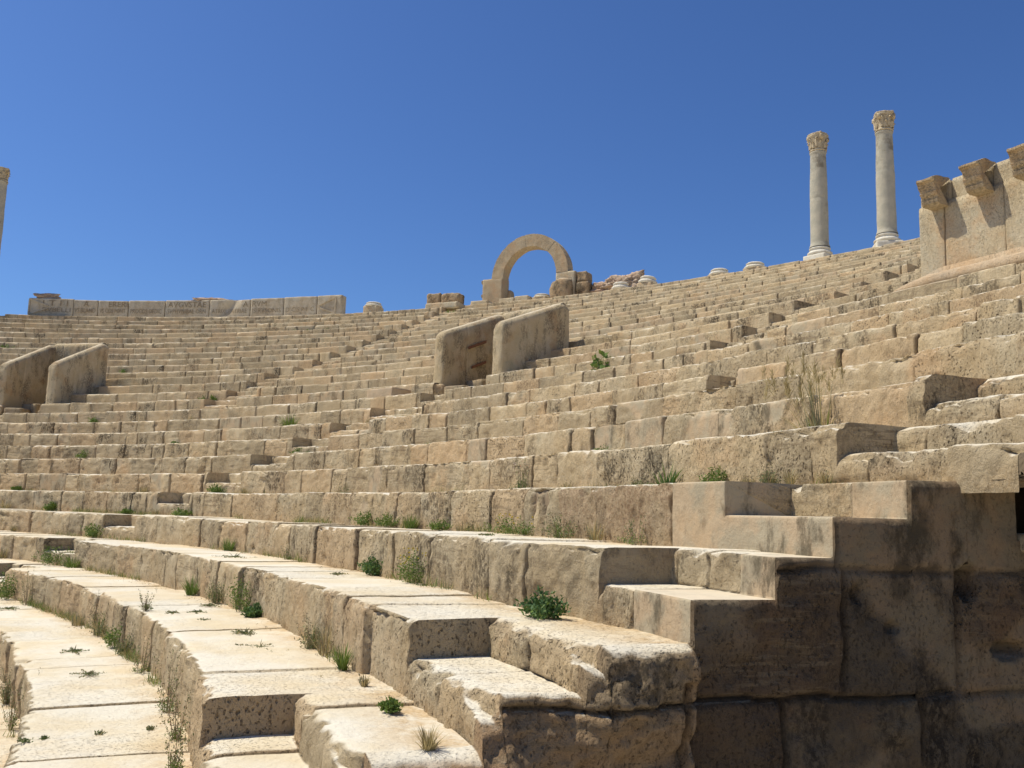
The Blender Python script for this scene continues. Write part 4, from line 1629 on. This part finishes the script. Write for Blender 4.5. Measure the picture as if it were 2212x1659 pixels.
    def oat(s, R, H, n):
        r = s.r
        st = LEAFM.index('straw')
        sg = LEAFM.index('sage')
        for i in range(n):
            a = r.uniform(0, 6.28)
            q = R * 0.5 * math.sqrt(r.random())
            b = (q * math.cos(a), q * math.sin(a) * .5, -0.01)
            L = H * r.uniform(.35, .75) * (1.35 if i == 0 else 1)
            tip = s.blade(b, a, L, r.uniform(0, .4) * (0.2 if i == 0 else 1), 0.011, r.choice([st, sg]), r.uniform(.02, .16) * (0.2 if i == 0 else 1), 7)
            for _ in range(26):      # bristly head
                p = tip + Vector((r.gauss(0, .006), r.gauss(0, .006), r.uniform(-.09, .02)))
                s.leaf(p, 0.06, 0.007, st, 0.9)
        s.grass(R * 1.2, H * .45, int(n * 2.2), [st, st, LEAFM.index('bright')], 0.012, 0.6, 0.25)

    def broad(s, R, H):
        r = s.r
        for _ in range(16):
            a = r.uniform(0, 6.28)
            top = Vector((R * r.uniform(0, 1) * math.cos(a), R * .6 * math.sin(a), H * r.uniform(.15, 1)))
            side = Vector((-math.sin(a), math.cos(a), 0)) * 0.004
            s.quad(-side, side, top + side, top - side, LEAFM.index('green'))
            for _ in range(5):
                s.leaf(top + Vector((r.gauss(0, .04), r.gauss(0, .04), r.gauss(0, .04))), 0.13 * r.uniform(.7, 1.2), 0.09, r.choice([0, 2, 0]), 0.2)

    def flowers(s, R, H, n, m):
        r = s.r
        for _ in range(n):
            a = r.uniform(0, 6.28)
            rad = R * math.sqrt(r.random()) * .9
            p = Vector((rad * math.cos(a), rad * math.sin(a) * .7, H * r.uniform(.5, 1.0)))
            for _ in range(3):
                s.leaf(p, 0.014, 0.013, m, 0.6)

    def done(s, name):
        me = py_mesh(name, s.V, s.F)
        used = sorted(set(s.Mi))
        for u in used:
            me.materials.append(M[LEAFM[u]])
        me.polygons.foreach_set('material_index', [used.index(m) for m in s.Mi])
        o = bpy.data.objects.new(name, me)
        COL.objects.link(o)
        return o


G, D, B, S, SG, BR, FL, PP = range(8)
SIDE = {}


def grow(kind, x, y, k, w, h, label=None, cat=None, group=None):
    """(x, y): foot of the plant; k: the tread it stands on; w, h: size in the survey units"""
    if kind == 'mat' or k <= -2:
        p = at_z(x, y, zr(k))
        rad = math.hypot(p.x - CX, p.y - CY)
        lim = rr(k + 1) - 0.06
        if rad > lim:
            p = pol(lim, azi(p), zr(k))
    else:
        p = at_r(x, y, rr(k + 1) - 0.07)
    p = Vector((p.x, p.y, zr(k)))
    dist = math.hypot(p.x, p.y)
    if k == -1:
        w, h = w * 1.45, h * 0.95
    W, H = 1.22 * w * dist / FPX, 1.12 * h * dist / FPX
    R = W / 2
    pl = Plant(int(x * 7 + y))
    far = max(1.0, dist / 9.0)
    if kind == 'grass':
        pl.grass(R, H, int(110 + 60 * R), [G, B, G], 0.007 * far ** .7)
        nm, c = 'grass_tuft', 'grass tuft'
    elif kind == 'bright':
        pl.grass(R, H, 170, [B, B, G], 0.009 * far ** .6, 0.55)
        pl.grass(R * 1.3, H * .5, 60, [S], 0.006 * far ** .6, 0.9)
        nm, c = 'grass_tuft', 'grass tuft'
    elif kind == 'dry':
        pl.grass(R, H, 70, [S, S, SG], 0.005 * far ** .7, 0.5, 0.12)
        pl.stalks(R, H * .8, 8, [BR, SG])
        nm, c = 'dry_weed', 'dry weed'
    elif kind == 'straw':
        pl.grass(R, H, 130, [S], 0.005, 0.7, 0.15)
        nm, c = 'dry_weed', 'dry weed'
    elif kind == 'herb':
        pl.herb(R, H, int(700 if k < 2 else 380), [G, G, B], 0.024 * far ** .7)
        nm, c = 'green_weed', 'weed'
    elif kind == 'herbdry':
        pl.herb(R, H * .7, 420, [SG, G, SG], 0.02 * far ** .6)
        pl.stalks(R, H, 12, [BR, SG])
        pl.grass(R, H * .9, 40, [S, SG, G], 0.005 * far ** .6, 0.5)
        nm, c = 'mixed_weed', 'weed'
    elif kind == 'herbflower':
        pl.herb(R, H, 900, [G, G, B], 0.022 * far ** .5)
        pl.flowers(R, H, 26, FL)
        nm, c = 'flowering_weed', 'weed'
    elif kind == 'poppy':
        pl.herb(R, H * .5, 420, [G, D], 0.02)
        pl.stalks(R, H, 14, [SG, G])
        pl.flowers(R, H, 16, PP)
        nm, c = 'flowering_weed', 'weed'
    elif kind == 'deep':
        pl.herb(R, H * .85, 900, [D, G, D], 0.034 * far ** .5)
        nm, c = 'leafy_weed', 'weed'
    elif kind == 'mat':
        mn = max(0.18, min(1, R / 0.28))
        pl.mat(R, int(150 * mn), [SG, SG, S, G], 0.016)
        pl.mat(R * .6, int(80 * mn), [SG, G], 0.014)
        nm, c = 'creeping_weed', 'creeping weed'
    elif kind == 'stalk':
        pl.stalks(R, H, 13, [BR, SG, G])
        pl.herb(R, H * .3, 260, [G, SG, B], 0.016)
        nm, c = 'stalky_weed', 'weed'
    elif kind == 'aloe':
        pl.grass(R, H * 1.1, 46, [D, G], 0.026, 0.9, 0.12)
        nm, c = 'spiky_plant', 'plant'
    elif kind == 'oat':
        pl.oat(R, H, 34)
        nm, c = 'wild_oat', 'tall grass'
    elif kind == 'broad':
        pl.broad(R, H)
        nm, c = 'broadleaf_sapling', 'sapling'
    o = pl.done(nm)
    o.location = p
    o.rotation_euler = (0, 0, R_(azi(p) - 90))
    tag(o, label, cat or c, group)
    return o


GF = 'small weeds on the distant tiers'
LF = 'tiny green weed growing on a distant seat row'
GB = 'weeds along the foot of the lower tiers'
for a in [
    # kind, x, y, tread, width, height, label
    ('herb', 118, 1222, -3, 90, 34, 'low leafy weed at left below the second stair notch from the bottom'),
    ('grass', 192, 1227, -3, 70, 26, 'fine green grass tuft right of the leafy weed at left'),
    ('dry', 58, 1206, -3, 36, 22, 'small dry weed near the left edge, left of the leafy weed'),
    ('herb', 12, 1296, -4, 46, 54, 'bushy green weed at the left frame edge beside the lowest visible notch'),
    ('mat', 18, 1316, -4, 60, 20, 'sprawling weed in the left corner of the lower tread'),
    ('stalk', 76, 1306, -4, 34, 60, 'tall thin brownish weed against the riser near the left edge'),
    ('dry', 165, 1352, -4, 50, 26, 'flat dry grass at the riser foot, start of the long weedy strip'),
    ('herbdry', 225, 1372, -4, 60, 62, 'tall mixed weed clump in the middle of the weedy strip at lower left'),
    ('herb', 262, 1398, -4, 48, 44, 'green weed clump at the right end of the weedy strip at lower left'),
    ('herbdry', 292, 1412, -4, 44, 44, 'greyish weed clump just below the end of the weedy strip'),
    ('stalk', 330, 1450, -4, 44, 54, 'upright brown stalks with green base halfway down the lower left riser'),
    ('stalk', 372, 1540, -4, 40, 96, 'very tall brown stalks against the lower left riser'),
    ('stalk', 392, 1600, -4, 46, 90, 'tall brown stalks left of the bottom stair block'),
    ('stalk', 372, 1662, -4, 70, 70, 'thick purple-brown stalks at the bottom edge of the view'),
    ('mat', 160, 1408, -4, 82, 16, 'sprawling grey-green weed with buds on the pale lower-left tread'),
    ('mat', 192, 1458, -4, 76, 24, 'round creeping weed alone on the widest pale tread at lower left'),
    ('mat', 52, 1603, -4, 34, 14, 'small creeping weed in the bottom-left tread joint'),
    ('mat', 95, 1598, -4, 22, 8, 'tiny creeping weed, second in the bottom-left tread joint'),
    ('mat', 215, 1588, -4, 30, 8, 'tiny creeping weed in the middle of the bottom-left tread joint'),
    ('mat', 325, 1577, -4, 32, 12, 'small creeping weed at the right end of the bottom-left tread joint'),
    ('stalk', 22, 1575, -5, 34, 90, 'tall stalky weed below the bottom-left seat edge'),
    ('herbdry', 30, 1520, -5, 30, 60, 'scruffy weed in shade of the bottom-left seat edge'),
    ('stalk', 314, 1318, -3, 30, 40, 'thin dry sprig standing on the tread edge'),
    ('mat', 372, 1326, -3, 56, 16, 'creeping weed, left of a pair along a tread joint'),
    ('mat', 425, 1324, -3, 52, 16, 'creeping weed, right of a pair along a tread joint'),
    ('mat', 452, 1310, -3, 60, 14, 'creeping weed left of the large green clump'),
    ('herbdry', 505, 1302, -3, 46, 60, 'upright left half of the large green clump at lower centre-left'),
    ('herb', 545, 1322, -3, 70, 74, 'largest green clump on the third tread at lower centre-left'),
    ('deep', 578, 1334, -3, 46, 30, 'low dark weed at the right foot of the largest green clump'),
    ('mat', 442, 1342, -3, 36, 14, 'little creeping weed below the tread joint'),
    ('mat', 527, 1370, -3, 96, 10, 'flat dark creeping mat lying along a crack in the tread'),
    ('mat', 560, 1402, -3, 136, 34, 'widest creeping weed with long bare runners on the tread'),
    ('grass', 415, 1285, -3, 48, 38, 'arching olive grass tuft at a riser foot'),
    ('mat', 505, 1205, -2, 92, 20, 'creeping weed on the narrow tread at centre-left'),
    ('grass', 553, 1192, -2, 48, 30, 'green grass tuft beside a riser at centre-left'),
    ('stalk', 664, 1210, -2, 30, 28, 'small dark stalky weed at a riser foot left of centre'),
    ('herb', 262, 1162, -2, 50, 28, 'green weed just below the second-lowest stair notch at left'),
    ('mat', 728, 1242, -2, 56, 16, 'creeping weed alone on the tread left of the two dark green clumps'),
    ('deep', 818, 1243, -2, 76, 42, 'dark green rounded clump, left of a pair at centre bottom'),
    ('herbflower', 900, 1262, -2, 76, 66, 'bright green clump with yellow flowers, right of a pair at centre bottom'),
    ('mat', 918, 1268, -2, 60, 18, 'trailing weed in front of the yellow-flowered clump'),
    ('deep', 1216, 1336, -2, 104, 58, 'blue-green leafy clump against the rough stair block right of centre'),
    ('herbdry', 672, 1405, -3, 56, 66, 'dry bushy weed at the riser foot, left of the bright grass tuft'),
    ('dry', 712, 1420, -3, 60, 70, 'brown twiggy weed leaning on the riser left of the bright grass tuft'),
    ('grass', 757, 1448, -3, 36, 52, 'bright upright grass tuft at the riser foot near bottom centre'),
    ('dry', 810, 1484, -3, 26, 28, 'little dry weed at the riser foot near bottom centre'),
    ('herb', 880, 1535, -3, 40, 22, 'small green weed in the corner above the lowest stair block'),
    ('straw', 978, 1614, -3, 60, 46, 'straw-coloured grass under the broken overhanging block'),
    ('herb', 788, 1127, -1, 40, 28, 'green weed, first of the row below the eye-level seat'),
    ('herb', 838, 1132, -1, 48, 28, 'green weed, second of the row below the eye-level seat'),
    ('grass', 888, 1137, -1, 40, 34, 'green grass tuft in the row below the eye-level seat'),
    ('herb', 950, 1140, -1, 44, 20, 'low green weed left of the shield-shaped scar'),
    ('dry', 1000, 1143, -1, 50, 28, 'dry grass under the shield-shaped scar'),
    ('mat', 1050, 1158, -1, 34, 16, 'greyish creeping weed at the tread edge right of centre'),
    ('herbflower', 1110, 1160, -1, 92, 42, 'widest grassy clump with yellow flowers at the foot of the pointed scar'),
    ('herbdry', 1215, 1160, -1, 66, 62, 'tall bushy weed in front of the reddish pitted blocks'),
    ('dry', 1285, 1165, -1, 56, 48, 'dry bushy weed right of the tall bushy one by the reddish blocks'),
    ('stalk', 1375, 1170, -1, 74, 58, 'spreading dark stalks at the right end of the reddish blocks'),
    ('poppy', 1126, 1052, 0, 56, 64, 'weed with pale and red flowers on the eye-level tread'),
    ('dry', 1222, 1052, 0, 32, 26, 'dry weed beside a wide dark joint on the eye-level tread'),
    ('herbdry', 1376, 1050, 0, 56, 34, 'thin grey-green weed left of the spiky plant'),
    ('aloe', 1440, 1044, 0, 58, 56, 'spiky dark green plant on the eye-level tread right of centre'),
    ('herb', 1542, 1042, 0, 60, 46, 'loose green weed right of the spiky plant'),
    ('dry', 1614, 1044, 0, 36, 32, 'dry weed above the cement stair notch'),
    ('herbdry', 1658, 1042, 0, 40, 46, 'tall grass and weed in a joint above the stair notch'),
    ('dry', 1706, 1040, 0, 24, 42, 'thin dry weed right of the joint above the stair notch'),
    ('dry', 1782, 1038, 0, 30, 34, 'last dry weed to the right on the eye-level tread'),
    ('stalk', 744, 1060, 0, 26, 24, 'little dark stalky weed on the eye-level tread left of centre'),
    ('herb', 1304, 968, 1, 38, 28, 'round green weed on the tread right of centre below the sapling'),
    ('dry', 1368, 962, 1, 44, 16, 'reddish dry weed right of the round green one'),
    ('deep', 1684, 930, 1, 46, 28, 'dark green leafy weed at the foot of the tall wild oats'),
    ('oat', 1770, 918, 1, 120, 185, 'tall wild oats with drooping heads on a tier at right'),
    ('dry', 1620, 936, 1, 36, 18, 'thin dry grass left of the dark green weed below the oats'),
    ('bright', 624, 921, 4, 42, 34, 'vivid yellow-green grass tuft in the left middle tiers'),
    ('broad', 1300, 794, 6, 40, 44, 'broad-leaved sapling sprouting from a tier right of the central parapet'),
    ('grass', 973, 672, 21, 34, 12, 'yellow-green grass under the paired boulders on the skyline'),
]:
    grow(*a)
for a in [
    ('herb', 174, 991, 2, 28, 24), ('herb', 378, 958, 3, 18, 10), ('herb', 203, 908, 5, 18, 14), ('herb', 460, 864, 7, 12, 16), ('herb', 436, 880, 7, 20, 14),
    ('herb', 268, 785, 11, 12, 16), ('herb', 16, 745, 15, 32, 14), ('dry', 413, 906, 5, 18, 16), ('herb', 706, 712, 18, 12, 12),
    ('herb', 650, 968, 2, 44, 18), ('herb', 662, 978, 2, 22, 10), ('herb', 472, 1043, 0, 46, 18), ('herb', 922, 961, 2, 16, 14),
    ('dry', 800, 898, 4, 30, 16), ('dry', 925, 895, 4, 30, 16), ('herb', 1850, 745, 4, 32, 16), ('dry', 1764, 664, 8, 22, 14),
    ('herb', 1670, 633, 11, 20, 16), ('herb', 1629, 601, 16, 10, 8), ('herb', 2140, 786, 2, 16, 12), ('herb', 640, 712, 18, 26, 10), ('herb', 670, 708, 18, 26, 10), ('dry', 1350, 790, 6, 12, 16),
]:
    grow(*a, LF, 'weed', GF)
for a in [
    ('herb', 112, 1101, -1, 24, 16), ('dry', 10, 1098, -1, 26, 20), ('herb', 276, 1107, -1, 22, 10), ('dry', 336, 1108, -1, 22, 16), ('herb', 394, 1110, -1, 40, 16),
    ('herb', 262, 1134, -2, 50, 20), ('dry', 311, 1062, 0, 30, 16), ('dry', 530, 1062, 0, 36, 16), ('herb', 36, 1060, 0, 20, 8), ('dry', 90, 1192, -3, 24, 14), ('dry', 240, 1150, -2, 20, 14),
]:
    grow(*a, 'small weed at the foot of a seat riser in the lower left tiers', 'weed', GB)


def fringe():
    r = random.Random(99)
    pl = Plant(5)
    for k, t0, t1, n in ((-4, 24, 62, 2200), (-3, 22, 66, 1500), (-2, 22, 70, 1000), (-1, 22, 70, 2600), (0, 20, 70, 700), (1, 19, 66, 350), (2, 19, 60, 160), (-5, 26, 60, 250)):
        for _ in range(n):
            t = r.uniform(t0, t1)
            q = float(fbm(np.array([[t * 0.55, k * 3.7, 1.5]]), 3, 7)[0])
            if q < 0.02 + 0.10 * r.random():
                continue
            p = pol(rr(k + 1) - r.uniform(0.0, 0.07) + float(end_shift(k + 1, np.array([t]))[0]), t, zr(k) - 0.01)
            m = r.choice([G, SG, S, S, B])
            for _ in range(3):
                a = r.uniform(0, 6.28)
                pl.blade(p + Vector((r.gauss(0, .02), r.gauss(0, .02), 0)), a, r.uniform(.04, .15), r.uniform(.2, 1.0), 0.006, m, .2, 2)
    for k, t0, t1, n in ((-4, 24, 60, 700), (-3, 22, 60, 500), (-2, 22, 60, 400), (-1, 22, 60, 500)):
        for _ in range(n):      # dry litter
            t = r.uniform(t0, t1)
            q = float(fbm(np.array([[t * 0.8, k * 2.7, 4.5]]), 3, 9)[0])
            if q < 0.05:
                continue
            p = pol(rr(k + 1) - abs(r.gauss(0, 0.10)) - 0.02 + float(end_shift(k + 1, np.array([t]))[0]), t, zr(k) + 0.012)
            for _ in range(2):
                pl.leaf(p + Vector((r.gauss(0, .02), r.gauss(0, .02), 0)), r.uniform(.01, .03), 0.006, r.choice([S, BR, BR]), 0.0)
    o = pl.done('grass_fringe')
    tag(o, 'thin fringe of sparse grass blades along the feet of the lower risers', 'grass', kind='stuff')


fringe()

# ------------------------------------------------------------------ camera
cam = bpy.data.cameras.new('camera')
co = bpy.data.objects.new('camera', cam)
COL.objects.link(co)
cam.sensor_width = 36
cam.lens = 36 * FPX / 2212
cam.clip_start = 0.05
cam.clip_end = 20000
Mx = Matrix((
    (CAM_R.x, CAM_U.x, -_F.x, 0),
    (CAM_R.y, CAM_U.y, -_F.y, 0),
    (CAM_R.z, CAM_U.z, -_F.z, 0),
    (0, 0, 0, 1)))
co.matrix_world = Mx
SC.camera = co

# ------------------------------------------------------------------ light
ELEV = R_(62)
sd = Vector((-1.0, 0.14, 0)).normalized() * math.cos(ELEV) + Vector((0, 0, math.sin(ELEV)))
sun = bpy.data.lights.new('sun', 'SUN')
sun.energy = 5.4
sun.angle = R_(0.53)
sun.color = (1.0, 0.94, 0.80)
so = bpy.data.objects.new('sun', sun)
COL.objects.link(so)
so.rotation_euler = sd.to_track_quat('Z', 'Y').to_euler()

w = bpy.data.worlds.new('World')
SC.world = w
w.use_nodes = True
nt = w.node_tree
bg = nt.nodes['Background']
sky = nt.nodes.new('ShaderNodeTexSky')
sky.sky_type = 'NISHITA'
sky.sun_disc = False
sky.sun_elevation = ELEV
sky.sun_rotation = math.atan2(sd.x, sd.y)
sky.altitude = 0
sky.air_density = 1.0
sky.dust_density = 1.0
sky.ozone_density = 3.0
tint = nt.nodes.new('ShaderNodeMix')
tint.data_type = 'RGBA'
tint.blend_type = 'MULTIPLY'
tint.inputs[0].default_value = 1.0
tint.inputs[7].default_value = (0.254, 0.318, 0.40, 1)
nt.links.new(sky.outputs[0], tint.inputs[6])
gam = nt.nodes.new('ShaderNodeGamma')
gam.inputs[1].default_value = 1.25
nt.links.new(tint.outputs[2], gam.inputs[0])
nt.links.new(gam.outputs[0], bg.inputs[0])
bg.inputs[1].default_value = 0.25

SC.view_settings.view_transform = 'Standard'
SC.view_settings.look = 'None'
SC.view_settings.exposure = 0
